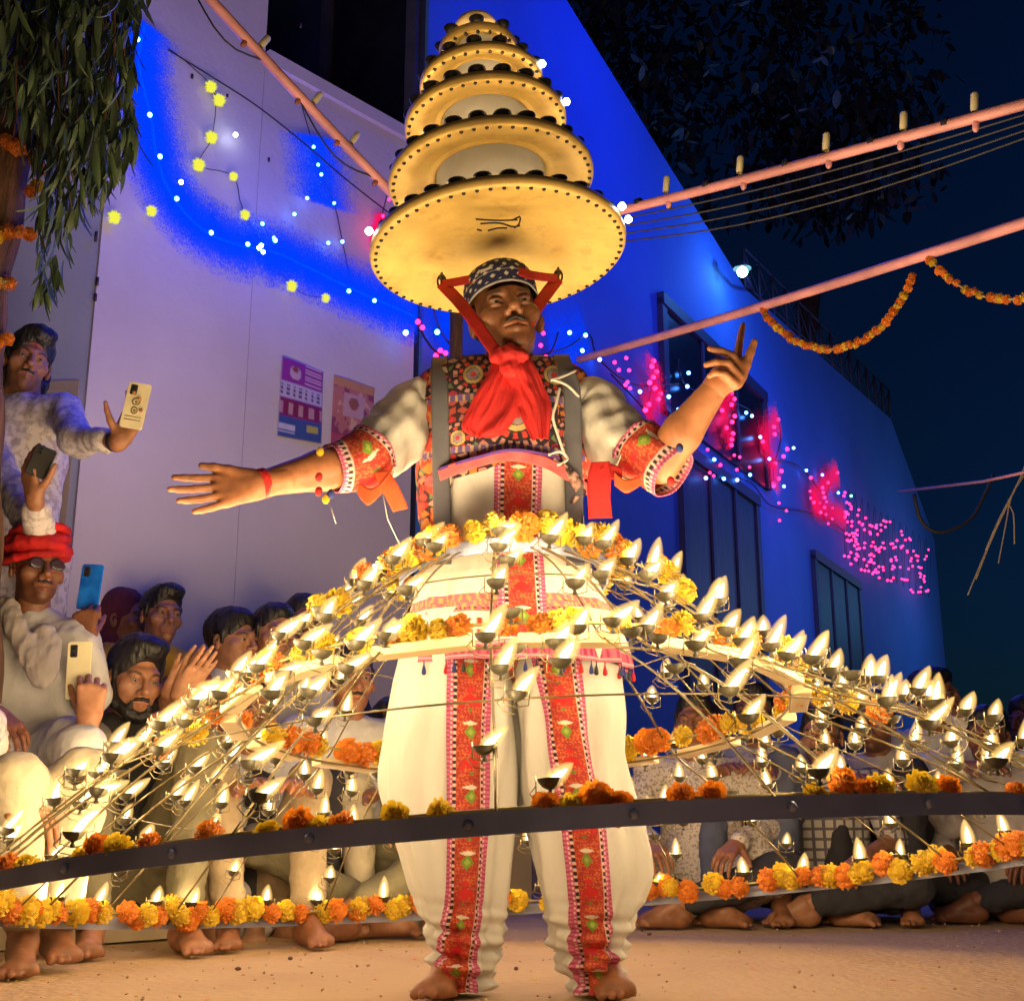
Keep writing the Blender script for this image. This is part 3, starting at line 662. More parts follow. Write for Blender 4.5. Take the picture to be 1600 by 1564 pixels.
# ================================================================== MARIGOLDS
def flower_mesh(m, seed):
    r = np.random.default_rng(seed); b = MB().ball((0, 0, .0), .74, 8, 6)
    for i, (ph, n, L) in enumerate(((152, 6, .92), (133, 10, .95), (112, 13, .96), (94, 15, 1.0), (77, 15, 1.02), (60, 13, 1.0), (44, 11, .98), (29, 8, .97), (13, 4, .95))):
        for k in range(n):
            a = 2*PI*(k+.5*(i % 2))/n+r.normal()*.08; p = math.radians(ph)+r.normal()*.05; w = 1.15*PI/n*max(math.sin(p), .3)*r.uniform(.8, 1.1); l = L*r.uniform(.86, 1.10); u0 = r.normal()*.07
            d = V(math.sin(p)*math.cos(a), math.sin(p)*math.sin(a), math.cos(p)); t = V(-math.sin(a), math.cos(a), 0); u = np.cross(d, t)
            b.add([d*.5-t*w*.4, d*.5+t*w*.4, d*l+t*w*.75+u*(.09+u0), d*(l+.05)-u*(.05-u0), d*l-t*w*.75+u*(.09+u0)], [(0, 1, 2, 3, 4)])
    return b.mesh('marigold', m, True)
FL = {'o': [flower_mesh(M['orange'], k) for k in range(3)], 'y': [flower_mesh(M['yellow'], k+10) for k in range(3)]}
def garland(label, pts, r, order='oy', group=None, out=None, name='marigold_garland', gap=lambda i: False, thread=True, jit=.15, skip=1.0):
    pts = np.asarray(pts, float); o = thing(name, label, 'garland', pts[0], group)
    q, t = dense(pts, .02)
    if thread: MB().tube(q, .0035, 5).build('thread', M['thread'], o)
    L = t[-1]; n = int(L/(2*r*.82*skip)); rr = np.random.default_rng(int(L*1000))
    for i in range(n):
        if gap(i): continue
        s = (i+.5)/n*L; j = min(np.searchsorted(t, s), len(q)-1)
        p = q[j]+rr.normal(size=3)*r*jit; k = order[int(rr.integers(len(order)))] if order[0] == '?' else order[i % len(order)]
        if k == '?': k = 'o'
        z = (out(p) if out else nrm(rr.normal(size=3)))
        e = Matrix(basis(z+rr.normal(size=3)*.3).tolist()).to_euler()
        inst('marigold', FL[k][int(rr.integers(3))], p, o, e, r*rr.uniform(.86, 1.14))
    return o
def pipe_pts(xys, a, b):
    ys = []
    for x, y in xys: ys.append(P(x, y, along(a, b, x)[1]))
    return ys
garland('small marigold garland drooping in a deep loop from the plain pink pipe', pipe_pts(((1192, 484), (1215, 512), (1250, 536), (1295, 546), (1345, 534), (1385, 502), (1410, 465), (1425, 432)), p20, p21), .0135, 'oyoooy', 'small garlands on the pink pipe', skip=.92)
garland('small marigold garland running off the right edge from the plain pink pipe', pipe_pts(((1450, 402), (1480, 432), (1520, 458), (1565, 467), (1610, 463), (1660, 440)), p20, p21), .0125, 'oyo', 'small garlands on the pink pipe', skip=1.2)

# ================================================================== TREES
def leaf_mesh(m, L=.085, w=.008, bend=.02):
    v = []
    for i, t in enumerate(np.linspace(0, 1, 6)):
        ww = w*math.sin(PI*min(1, .08+t*.92))**.8; v += [(-ww, bend*t*t+.002, -L*t), (0, bend*t*t, -L*t), (ww, bend*t*t+.002, -L*t)]
    f = [(i*3+k, i*3+k+1, i*3+k+4, i*3+k+3) for i in range(5) for k in range(2)]
    return np.array(v), f
tr = thing('tree', 'leaning brown tree trunk with drooping dark leaves at the upper left', 'tree', P(-75, 900, 3.75)*V(1, 1, 0))
tp = [P(x, y, 3.75) for x, y in ((-60, 1250), (-55, 900), (-42, 520), (-30, 430), (-8, 330), (8, 230), (18, 150), (28, 40), (36, -60))]
tq, _ = dense(tp, .05); rad = np.interp(np.arange(len(tq)), [0, len(tq)*.5, len(tq)-1], [.115, .097, .078])
rad = rad*(1+.06*np.sin(np.arange(len(tq))*.9))
MB().tube(tq, rad, 18).build('trunk', M['bark'], tr)
lv, lf = leaf_mesh(M['leaf'])
lm = [mesh('leaf', lv*s*V(1, k, 1), lf) for s, k in ((1, 1), (1.2, -1), (.8, 2))]
for a in lm: a.materials.append(M['leaf'])
rr = np.random.default_rng(3); pts = []
def inside(x, y):
    # drooping outline of the foliage in the photograph
    edge = np.interp(y, [-60, 60, 150, 250, 300, 340, 400, 470], [245, 215, 205, 215, 190, 130, 110, 95])
    low = np.interp(x, [-20, 60, 90, 130, 175, 215, 240], [230, 480, 470, 345, 330, 310, 120])
    lft = np.interp(y, [-60, 150, 230, 330, 480], [-30, -30, 50, 60, 60])
    return lft < x < edge and y < low
while len(pts) < 2300:
    x, y = rr.uniform(-60, 250), rr.uniform(-110, 450)
    if inside(x, y+30) and rr.random() < (1 if y < 250 else .65): pts.append((x, y, 3.55+rr.normal()*.16))
pts.sort(key=lambda p: p[2])
mass = MB(); twg = MB()
for i, (x, y, Y) in enumerate(pts):
    p = P(x, y, Y); rz = rr.uniform(0, 6.3); tilt = rr.normal()*.28; s = rr.uniform(.7, 1.35)
    R = np.array((Matrix.Rotation(rz, 3, 'Z')@Matrix.Rotation(tilt, 3, 'X')))
    if i < 290:
        o = inst('leaf', lm[int(rr.integers(3))], p, tr, Matrix(R.tolist()).to_euler(), s)
    else: mass.add(lv*s@R.T+p, lf)
for k in range(46):
    x = rr.uniform(0, 205); y = rr.uniform(-60, 60); Y = 3.55+rr.normal()*.12; l = np.interp(x, [0, 60, 130, 205], [150, 330, 260, 190])
    twg.tube(dense([P(x, y, Y), P(x+rr.normal()*8, y+l*.5, Y), P(x+rr.normal()*12+6, y+l*rr.uniform(.7, 1), Y)], .06)[0], .0028, 5)
for k in range(5): twg.tube(dense([P(20, 120-60*k, 3.72), P(80, 60-50*k, 3.6), P(170, 40-30*k, 3.5)], .06)[0], .010, 6)
tag(mass.build('foliage', M['leaf'], tr), kind='stuff'); twg.build('twig', M['bark'], tr)
# sprig beside the blue bulb
garlands = []
for k, (pts_, lab) in enumerate(((((-30, 212), (0, 218), (25, 226), (48, 242), (62, 262), (58, 292), (40, 300)), 'marigold garland wound round the tree trunk, topmost turn'),
                                 (((-40, 372), (-5, 366), (20, 363), (45, 364), (52, 358)), 'marigold garland wound round the tree trunk, turn below the topmost'),
                                 (((-40, 450), (-10, 440), (12, 440), (28, 442)), 'marigold garland wound round the tree trunk above the man\'s head'),
                                 (((-45, 560), (-20, 545), (5, 536), (20, 530)), 'marigold garland touching the hair of the man with the phone'))):
    q = []
    for i, (x, y) in enumerate(pts_):
        j = np.argmin([abs((782-F*0)-0)+abs(P(x, y, 3.75)[2]-c[2]) for c in tq]); a = (x-(800+F*tq[j][0]/(tq[j][1]*_c+(tq[j][2]-CAMH)*_s)))/(F/3.9)
        dy = math.sqrt(max(0, rad[j]**2-a*a)); q.append(P(x, y, 3.75-dy-.012))
    garland(lab, q, .0245, 'oyoooy', 'garlands round the tree trunk', jit=.2, skip=1.05)
# dark tree behind the blue house
ft = thing('dark_tree', 'dark tree crown against the night sky behind the roof of the blue house', 'tree', (3.6, 18, 0))
MB().tube([(3.6, 18, 0), (3.8, 17.6, 4), (4.4, 17, 8)], [.3, .25, .15], 10).build('trunk', M['bark'], ft)
fm, fp = MB(), MB()
fv, ff = leaf_mesh(None, .20, .045, .03)
cl = [(rr.uniform(870, 1420), rr.uniform(-60, 330), rr.uniform(13, 17)) for _ in range(70)]
for k in range(3600):
    c = cl[int(rr.integers(len(cl)))]; x, y, Y = c[0]+rr.normal()*38, c[1]+rr.normal()*34, c[2]+rr.normal()*.5
    lim = np.interp(x, [880, 1160, 1400], [-10, 430, 330])
    if y > lim: continue
    R = np.array(Matrix.Rotation(rr.uniform(0, 6.3), 3, 'Z')@Matrix.Rotation(rr.normal()*.9, 3, 'X'))
    (fp if rr.random() < .018 else fm).add(fv*rr.uniform(.7, 1.3)@R.T+P(x, y, Y), ff)
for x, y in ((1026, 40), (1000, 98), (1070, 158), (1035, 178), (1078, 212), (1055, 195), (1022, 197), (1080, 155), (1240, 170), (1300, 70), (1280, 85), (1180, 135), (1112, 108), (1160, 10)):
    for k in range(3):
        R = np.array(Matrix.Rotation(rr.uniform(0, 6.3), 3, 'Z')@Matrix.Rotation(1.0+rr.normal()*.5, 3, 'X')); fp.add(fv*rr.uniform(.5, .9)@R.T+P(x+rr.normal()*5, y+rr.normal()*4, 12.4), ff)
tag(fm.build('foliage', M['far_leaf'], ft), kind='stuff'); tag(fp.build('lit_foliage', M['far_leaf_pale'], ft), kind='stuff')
# ================================================================== LAMP SKIRT
DY = 2.79
RING = [(-.018, 2.785, .881, .235, .120, .042), (.0085, 2.826, .578, .630, .136, .036), (.0725, 2.922, .220, 1.239, .101, .062)]
def ringpt(i, a, dr=0, dz=0):
    cx, cy, cz, r, al, be = RING[i]; x = (r+dr)*np.sin(a); y = -(r+dr)*np.cos(a)
    return np.stack([cx+x, cy+y, cz-y*math.tan(al)+x*math.tan(be)+dz+0*x], -1)
def cone_pt(s, a):                                                 # s 0..1..2 from waist ring to outer ring
    i = min(int(s), 1); u = s-i
    return ringpt(i, a)*(1-u)+ringpt(i+1, a)*u+V(0, 0, .03*math.sin(PI*u))
sk = thing('lamp_skirt', 'wide cone of iron rings and rods studded with burning oil lamps round the dancer', 'lamp frame', (0, DY, 0))
def band(name, i, h, m, a0=0, a1=2*PI, n=300, dr=0, dz=0, thick=.005, parent=sk):
    a = np.linspace(a0, a1, n); closed = abs(a1-a0-2*PI) < 1e-6
    pos = np.stack([ringpt(i, a, dr, dz-h/2), ringpt(i, a, dr, dz+h/2)], 0)
    o = sheet(name, pos, m, parent, None, thick); o.data.polygons.foreach_set('use_smooth', [False]*len(o.data.polygons)); return o
band('outer_ring', 2, .030, M['iron'], thick=.007)
b = MB()
for k in range(36):
    a = 2*PI*k/36+.07; p = ringpt(2, a, .006); d = V(math.sin(a), -math.cos(a), 0); b.ball(p, (.0075, .0075, .0075), 6, 5)
tag(b.build('ring_bolt', M['iron'], sk), kind='stuff')
band('waist_ring', 0, .03, M['iron'], n=60)
NR = 15; NRB = 20; A0 = -.075
for k in range(NR):
    a = A0+2*PI*k/NR
    q = [cone_pt(s, a)+V(0, 0, -.004) for s in np.linspace(0.02, 2, 18)]
    MB().tube(q, .0030, 6).build('rib', M['rod'], sk)
    a0, a1 = a+.075, a+2*PI/NR-.05
    bd = MB(); c0, c1 = ringpt(1, a0), ringpt(1, a1); d = nrm(c1-c0); rd = nrm((c0+c1)/2-V(*RING[1][:3])); rd = nrm(rd-d*np.dot(rd, d)); up = np.cross(d, rd); up = up if up[2] > 0 else -up
    bd.box((c0+c1)/2+V(0, 0, -.008), (np.linalg.norm(c1-c0), .040, .019), np.stack([d, rd, up], 1))
    o = bd.build('board', M['board'], sk, False); md = o.modifiers.new('bevel', 'BEVEL'); md.width = .003; md.segments = 2
a = np.linspace(0, 2*PI, 120); MB().tube(ringpt(1, a, -.026, -.012)[:-1], .003, 6, closed=True).build('middle_ring', M['rod'], sk)
for s in (.5, 1.5):
    q = [cone_pt(s, t)+V(0, 0, -.006) for t in np.linspace(0, 2*PI, 90)[:-1]]
    MB().tube(q, .0018, 5, closed=True).build('tie_wire', M['rod'], sk)
# lamps: bowl on a wire bracket with a flame
lb = MB(); lb.lathe([(0, -.021), (.008, -.020), (.019, -.014), (.027, -.004), (.0295, .003), (.0305, .0045), (.028, .004), (.022, -.004), (.010, -.010), (0, -.011)], 16)
lb.lathe([(.006, -.036), (.0075, -.03), (.004, -.026), (.006, -.019)], 8)
lamp_me = lb.mesh('oil_lamp', M['lamp_metal'])
bk = MB(); bk.tube([(-.034, 0, .014), (-.034, 0, -.028), (0, 0, -.036), (.034, 0, -.028), (.034, 0, .010)], .0019, 5); bk.tube([(-.034, 0, -.012), (-.05, 0, -.03), (-.03, .0, -.05), (0, 0, -.055)], .0017, 5)
brk_me = bk.mesh('wire_bracket', M['rod'])
def flame_mesh(seed, w=.0098, L=.047):
    r = np.random.default_rng(seed); ph = r.uniform(0, 6); v = []; n = 12
    prof = [(0, -.06), (.55, 0), (.88, .12), (1, .28), (.98, .42), (.88, .56), (.72, .70), (.51, .83), (.27, .94), (0, 1.0)]
    for p, z in prof:
        cx = .05*w*6*z*z*math.sin(2.2*z+ph)
        for k in range(n): v.append((cx+w*max(p, .01)*math.cos(2*PI*k/n), w*max(p, .01)*math.sin(2*PI*k/n)*.85, z*L))
    f = [(i*n+k, i*n+(k+1) % n, (i+1)*n+(k+1) % n, (i+1)*n+k) for i in range(len(prof)-1) for k in range(n)]
    v = np.array(v); c = np.array([0, 0, .0125]); v2 = (v-c)*V(2.5, 2.5, 1.55)+c; nv_ = len(v)  # larger outer copy: bloom drawn as a shell
    me = mesh('flame', np.concatenate([v, v2]), f+[tuple(i+nv_ for i in q) for q in f]); me.materials.append(M['flame']); me.materials.append(M['flame_mantle'])
    me.polygons.foreach_set('material_index', [0]*len(f)+[1]*len(f)); return me
FLM = [flame_mesh(k) for k in range(4)]
TFL = MB().lathe([(0, 0), (.0045, .003), (.0040, .008), (0, .013)], 6).mesh('flame', M['tower_flame'])
wick_me = MB().tube([(0, 0, -.008), (.006, 0, .002), (.009, 0, .010)], .0022, 5).mesh('wick', M['tape'])
LAMP_LIGHT = bpy.data.lights.new('oil_flame', 'POINT'); LAMP_LIGHT.energy = 1.28; LAMP_LIGHT.color = (1, .72, .38); LAMP_LIGHT.shadow_soft_size = .012
rr = np.random.default_rng(21)
def add_lamp(p, a, parent, lit=True, s=1.0, bracket=True):
    tw = rr.uniform(-.12, .12)
    o = inst('oil_lamp', lamp_me, p, parent, (rr.normal()*.06, rr.normal()*.06, 0), s)
    if bracket: inst('wire_bracket', brk_me, p, o, (0, 0, rr.uniform(-.5, .5)))
    if lit:
        front = .5+.5*math.cos(a+.55)
        tilt = math.radians(58)*front**1.2*rr.uniform(.6, 1.15)+rr.normal()*.08
        l = inst('light', LAMP_LIGHT, p+V(0, 0, .024), o)
        f = inst('flame', FLM[int(rr.integers(4))], p+V(0, 0, -.001), o, (rr.normal()*.1, tilt, 0), (rr.uniform(.95, 1.25), 1, rr.uniform(.75, 1.35)*(1+.22*front)))
    return o
cnt = 0
for k in range(NRB):                                                # finer rods that carry the lamps
    a = A0+2*PI*k/NRB
    if k: MB().tube([cone_pt(s, a)+V(0, 0, -.004) for s in np.linspace(0.02, 2, 18)], .0022, 5).build('rod', M['rod'], sk)
for k in range(NRB):
    a = A0+2*PI*k/NRB
    for j, s in enumerate((.14, .36, .58, .80, 1.05, 1.19, 1.34, 1.49, 1.65, 1.81, 1.965)):
        aa = a+rr.normal()*.018+(.0 if j % 2 else .035)
        p = cone_pt(min(2, s+rr.normal()*.018), aa)+V(0, 0, .036+rr.uniform(-.006, .012))
        if k % 2 and j in (0, 2): continue
        lit = not ((k == 1 and j in (5, 6)) or rr.random() < .05)
        if abs(a) < .35 and j >= 9 and k == 0: p = p+V(.0, .05, 0)
        add_lamp(p, a, sk, lit, .58 if math.cos(a) > .3 and s > 1.3 else .66); cnt += 1
    for j, s in enumerate((1.12, 1.27, 1.42, 1.58, .66 if k % 2 else .90)[:5 if k % 3 else 4]):                         # hung between the ribs
        aa = a+PI/NRB+rr.normal()*.04
        if math.cos(aa) > .80 and s > 1.5: continue
        if cnt > 283: continue
        cnt += 1
        p = cone_pt(s, aa)+V(0, 0, .03); add_lamp(p, aa, sk, rr.random() < .93, .66)
    if math.cos(a+PI/NRB) < .6: add_lamp(ringpt(2, a+PI/NRB, -.02, .055), a, sk, True, .76)
# shoulder straps come with the torso below
# garlands on the rings
def outw(i):
    return lambda p: nrm(p-V(*RING[i][:3])+V(0, -.1, .25))
aa = np.linspace(-2.2, 2.2, 60)
garland('thick yellow and orange marigold garland round the dancer\'s waist', ringpt(0, aa, .022, .028), .029, 'yoyyoyyyo', 'garlands on the lamp skirt', outw(0), jit=.28, skip=.9)
def segs(i, a0, a1, dr, dz): return ringpt(i, np.linspace(a0, a1, 80), dr, dz)
garland('marigold garland in pairs along the cream boards in front of the dancer\'s hips', segs(1, -1.75, 1.75, -.004, .024), .0255, 'yooyyo', 'garlands on the lamp skirt', outw(1), gap=lambda i: i % 5 == 4 or i % 7 == 3, thread=True, jit=.2)
garland('marigold garland along the cream boards behind the dancer', segs(1, 1.8, 4.48, -.03, .024), .031, 'oyyo', 'garlands on the lamp skirt', outw(1), gap=lambda i: i % 5 == 0, jit=.2)
garland('marigold garland peeping over the dark iron bar at the front of the skirt', segs(2, -1.35, 1.35, -.03, .02), .021, 'yoyoo', 'garlands on the lamp skirt', outw(2), gap=lambda i: (i*7) % 11 in (0, 1, 4, 7, 9), jit=.3)
garland('long marigold garland low on the back of the outer ring by the sitters', segs(2, 1.38, 4.9, -.034, .022), .0315, 'oyyoyo', 'garlands on the lamp skirt', outw(2), gap=lambda i: (i*5) % 17 in (0, 3), jit=.22, skip=.80)

for lab, aa_, s0_, s1_ in (('short marigold strand hanging down the left rod beside the bearded man', -1.35, 1.02, 1.30), ('short marigold strand hanging down the right rod of the skirt', 1.42, .92, 1.25), ('short marigold strand on the upper left rods near the waist', -1.0, .22, .62), ('short marigold strand on the upper right rods near the waist', .95, .25, .60)):
    garland(lab, [cone_pt(t, aa_+.04*math.sin(9*t))+V(0, 0, .02) for t in np.linspace(s0_, s1_, 8)], .028, 'oyyo', 'marigold strands on the rods', outw(1), jit=.3)

# ================================================================== LAMP TOWER ON THE HEAD
TC = V(-.030, 2.794, 1.663); TN = nrm(V(-.093, .057, 1)); TR = basis(TN)
def pxy(p): d = p[1]*_c+(p[2]-CAMH)*_s; return 800+F*p[0]/d, 782-F*(-p[1]*_s+(p[2]-CAMH)*_c)/d, d
hat = thing('lamp_tower', 'seven tiered tower of yellow brass lamp trays balanced on the dancer\'s head', 'headdress', TC)
tiers = []
for y, rp_ in zip((400, 291, 205, 142, 90, 58), (201, 161, 127, 97, 62, 33)):
    lo, hi = -.1, 1.2
    for _ in range(40):
        m_ = (lo+hi)/2
        if pxy(TC+TN*m_)[1] > y: lo = m_
        else: hi = m_
    tiers.append((lo, rp_*pxy(TC+TN*lo)[2]/F))
for i, (s, R_) in enumerate(tiers):
    c = TC+TN*s; n = 96 if i < 3 else 64
    if i == 0: prof = [(0.001, .024), (.30*R_, .022), (.62*R_, .016), (.80*R_, .007), (.93*R_, .001), (.975*R_, .0), (.995*R_, .006), (R_, .015), (.992*R_, .027), (.96*R_, .031), (.90*R_, .025), (.0, .025+.004)]
    elif i < 5: prof = [(.42*R_, .050), (.50*R_, .046), (.53*R_, .030), (.57*R_, .026), (.60*R_, .031), (.635*R_, .024), (.72*R_, .022), (.75*R_, .015), (.86*R_, .008), (.93*R_, .002), (.975*R_, .0), (.995*R_, .006), (R_, .015), (.992*R_, .027), (.96*R_, .031), (.9*R_, .028), (.42*R_, .055)]
    else: prof = [(.0, .0), (.7*R_, .0), (R_, .012), (1.02*R_, .02), (.99*R_, .034), (.86*R_, .046), (.5*R_, .053), (0, .055)]
    tray = MB().lathe(prof, n, TR, c).build('tray', M['brass'] if i < 5 else M['board'], hat)
    if i < 5:
        s2, R2 = tiers[i+1]; rc = .53*R2 if i < 4 else .6*R2
        b = MB().lathe([(rc*1.0, .02), (rc, s2-s+.045)], 48, TR, c)
        b.build('column', M['silver'], hat)
    b = MB(); nr_ = max(10, int(2*PI*R_*.955/.030))
    if i < 5:
        for k in range(nr_):
            t = 2*PI*k/nr_; b.ball(c+TR@V(.955*R_*math.cos(t), .955*R_*math.sin(t), .0005), .0054, 6, 5)
        tag(b.build('rivet', M['black_metal'], tray), kind='stuff')
        nb = (30, 25, 19, 14, 8)[i]
        for k in range(nb):
            t = 2*PI*(k+.3*(i % 2))/nb; p = c+TR@V(.90*R_*math.cos(t), (.90*R_*math.sin(t)), .042)
            e = Matrix(TR.tolist()).to_euler()
            if i == 0 and k == 0:
                hb = MB(); hb.lathe([(0, -.021), (.010, -.021), (.020, -.012), (.0265, 0), (.027, .004), (.024, .003), (.012, -.006), (0, -.007)], 14); hbm = hb.mesh('bowl', M['black_metal'])
            o = inst('bowl', hbm, p, hat, e, (.84 if i < 3 else .72)*(R_*0+1))
            lit = (i == 0 and t < .30) or (i == 0 and t > 6.1) or (i in (2, 3) and (t < .25 or t > 6.15))
            if lit: inst('flame', FLM[k % 4], p, o, (0, .25, 0), .9)
            else: inst('flame', TFL, p+TR@V(0, 0, .0), o, None, 1.0 if i < 3 else .8)
for ti, t in ((0, -.42), (0, -.22), (2, -.25), (3, -.30), (0, 3.5)):   # small bright bulbs on the right rims
    s, R_ = tiers[ti]; inst('rim_bulb', ball_mesh('warm_led', M['white_led'], .0095), TC+TN*s+TR@V(1.03*R_*math.cos(t), 1.03*R_*math.sin(t), .03), hat)
def under(x, y, off=-.002):                                        # photo pixel on the underside of the lowest tray
    d = ray(x, y); o = V(0, 0, CAMH); c = TC+TN*.012
    return o+d*(np.dot(c-o, TN)/np.dot(d, TN))+TN*off
eg = MB()
for st_ in (((743, 338), (775, 340), (808, 339)), ((750, 345), (780, 344), (800, 350), (812, 348)), ((762, 356), (778, 352), (792, 352)), ((800, 340), (812, 334), (810, 346), (803, 352)), ((745, 354), (752, 356))):
    eg.tube(dense([under(x, y, -.008) for x, y in st_], .01)[0], .0022, 5)
eg.build('engraving', M['black_metal'], hat)
brL, brR = under(690, 432), under(872, 424)
for p in (brL, brR):
    b = MB()
    t = np.linspace(0, 2*PI, 17)[:-1]
    b.tube(np.stack([p[0]+.010*np.cos(t), p[1]+0*t, p[2]-.012+.017*np.sin(t)], 1), .0028, 6, closed=True)
    b.tube([p+V(0, 0, .012), p+V(0, 0, -.03)], .0035, 6); b.ball(p+V(0, 0, -.002), .008, 8, 6)
    b.build('strap_bracket', M['lamp_metal'], hat)
def ribbon(name, pts, w, m, parent, wdir, thick=.003, tw=None, n=40):
    pts = np.asarray(pts, float); q = dense(pts, np.linalg.norm(np.diff(pts, axis=0), axis=1).sum()/n)[0]
    wd = np.array([nrm(x) for x in (np.asarray(wdir)[None].repeat(len(q), 0) if np.ndim(wdir) == 1 else smooth_rows(np.linspace(0, len(wdir)-1, len(q)), np.arange(len(wdir)), wdir))])
    u = np.linspace(-.5, .5, 7); ww = np.broadcast_to(w, (len(q),)) if np.ndim(w) == 0 else np.interp(np.linspace(0, 1, len(q)), np.linspace(0, 1, len(w)), w)
    pos = q[:, None]+wd[:, None]*(u[None, :, None]*ww[:, None, None])
    return sheet(name, pos, m, parent, None, thick)
chin = P(786, 552, 2.655)
for b_, s in ((brL, -1), (brR, 1)):
    mid = (b_*.5+chin*.5)+V(s*.016, -.035, 0)
    ribbon('chin_strap', [b_+V(0, 0, -.018), mid, chin+V(s*.012, 0, -.004)], .031, M['red_cloth'], hat, V(.73, .1, -.68*s))
ribbon('head_strap', [brL+V(0, 0, -.020), P(745, 434, 2.70), P(785, 418, 2.69), P(830, 430, 2.70), brR+V(0, 0, -.018)], .026, M['red_cloth'], hat, V(0, .3, 1))
# ================================================================== PEOPLE
def Rxyz(pitch, yaw, roll):                                        # face looks along -Y; pitch up, yaw to image right, roll image-right side up
    return np.array(Matrix.Rotation(math.radians(yaw), 3, 'Z')@Matrix.Rotation(math.radians(-pitch), 3, 'X')@Matrix.Rotation(math.radians(-roll), 3, 'Y'))
def head_sdf(h, kw):
    jw, nz = kw.get('jaw', 1), kw.get('nose', 1); s = SDF()
    s.ell((0, .015, .035), (.074, .092, .085)); s.ell((0, -.02, -.03), (.063*jw, .068, .085), .03); s.ell((0, -.043, -.078), (.045*jw, .044, .038), .03)
    s.ell((0, -.080, -.099), (.021, .017, .017), .02)
    for x in (-1, 1):
        s.cone((.012*x, -.086, .020), (.040*x, -.076, .018), .011, .009, .02); s.ell((.045*x, -.060, -.026), (.024, .020, .020), .022)
        s.ell((.077*x, .008, -.012), (.010, .020, .032), .006, np.array(Matrix.Rotation(.35*x, 3, 'Z')@Matrix.Rotation(-.25, 3, 'X')))
        s.ell((.080*x, .002, -.010), (.006, .010, .018), .004, None, True)
    s.cone((0, -.090, .012), (0, -.114*nz+.002, -.028), .008, .0115, .012); s.ell((0, -.112*nz, -.033), (.0125, .012, .0115), .008)
    for x in (-1, 1): s.ell((.0135*x, -.098, -.037), (.0085, .011, .008), .006)
    for x in (-1, 1): s.ell((.032*x, -.097, -.001), (.018, .017, .012), .014, None, True)
    for x in (-1, 1):
        s.ell((.032*x, -.0795, .0065-kw.get('lid', .0012)), (.0165, .0118, .0062), .003); s.ell((.032*x, -.0785, -.0085), (.0145, .0105, .0045), .003)
        s.ell((.0068*x, -.110*nz, -.0445), (.0042, .0055, .0042), .003, None, True)
    s.ell((0, -.088, -.064), (.030, .014, .018), .016)
    s.cone((-.018, -.090, -.0665), (0, -.0985, -.0645), .0045, .0062, .006); s.cone((0, -.0985, -.0645), (.018, -.090, -.0665), .0062, .0045, .006)
    s.cone((-.014, -.0905, -.0765), (0, -.0975, -.0775), .0050, .0075, .006); s.cone((0, -.0975, -.0775), (.014, -.0905, -.0765), .0075, .0050, .006)
    s.cone((-.024, -.092, -.0708), (0, -.1065, -.0705), .0022, .0022, .003, None, True); s.cone((0, -.1065, -.0705), (.024, -.092, -.0708), .0022, .0022, .003, None, True)
    s.cone((0, .020, -.07), (0, .045, -.20), .050, .056, .03)
    return s.mesh(h)
def head_color(v, skin, kw):
    skin = np.array(skin); c = np.tile(skin, (len(v), 1)); x, y, z = v.T; fr = y < -.04
    def put(m, col, a=1): c[:] = c*(1-(m*a)[:, None])+np.array(col)*(m*a)[:, None]
    g = lambda cx, cz, sx, sz: np.exp(-((x-cx)/sx)**2-((z-cz)/sz)**2)*fr
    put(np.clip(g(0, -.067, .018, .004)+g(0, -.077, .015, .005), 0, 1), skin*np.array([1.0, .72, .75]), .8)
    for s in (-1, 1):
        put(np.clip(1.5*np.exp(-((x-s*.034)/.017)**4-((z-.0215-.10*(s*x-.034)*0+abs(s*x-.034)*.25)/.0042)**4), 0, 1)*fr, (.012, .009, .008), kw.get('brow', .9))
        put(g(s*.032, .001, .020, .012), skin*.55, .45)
    if kw.get('stubble'): put(np.clip(smstep(-z, .052, .075)*smstep(-y, -.01, .03)*(1-g(0, -.072, .02, .010)), 0, 1), skin*.35, kw['stubble'])
    if kw.get('tilak'): put(np.exp(-((x)/.006)**4-((z-.045)/.016)**4)*fr, (.45, .05, .015), 1)
    if kw.get('red_fore'): put(g(.01, .038, .012, .014), (.42, .10, .03), .7)
    return c
def hand(s, w, d, n, th, curl=(.2, .3, .2), size=1., spread=.10, thumb=None, curls=None):
    d = nrm(d); n = nrm(np.array(n)-d*np.dot(n, d)); sd = nrm(np.cross(n, d)); sd = sd if np.dot(sd, th) > 0 else -sd; w = np.asarray(w, float); z = size
    s.cone(w-d*.01, w+d*.02*z, .024*z, .026*z, .02, (n, .72))
    kx = [(.086, .030), (.091, .009), (.087, -.012), (.079, -.031)]
    for x, y in kx: s.cone(w+d*.018*z+sd*y*.55*z, w+(d*x+sd*y)*z, .0165*z, .0115*z, .014, (n, .85))
    Ls = [(.043, .026, .020), (.047, .030, .021), (.043, .028, .020), (.033, .020, .018)]
    for i, ((x, y), L) in enumerate(zip(kx, Ls)):
        p = w+(d*x+sd*y)*z; an = 0; cc = curls[i] if curls else curl; base = nrm(d+sd*(spread*(1.5-i)))
        for j in range(3):
            an += cc[j]; e = base*math.cos(an)+n*math.sin(an); q = p+e*L[j]*z
            s.cone(p, q, (.0092, .0084, .0076)[j]*z, (.0084, .0076, .0062)[j]*z, .004); p = q
    t = thumb if thumb is not None else (d*.55+sd*.75+n*.3); t = nrm(t); p = w+(d*.022+sd*.022+n*.006)*z
    for j, (L, r0, r1) in enumerate(((.042, .0145, .0115), (.032, .0108, .0095), (.026, .0092, .0072))):
        e = nrm(t+d*.18*j); q = p+e*L*z; s.cone(p, q, r0*z, r1*z, .009 if j == 0 else .005); p = q
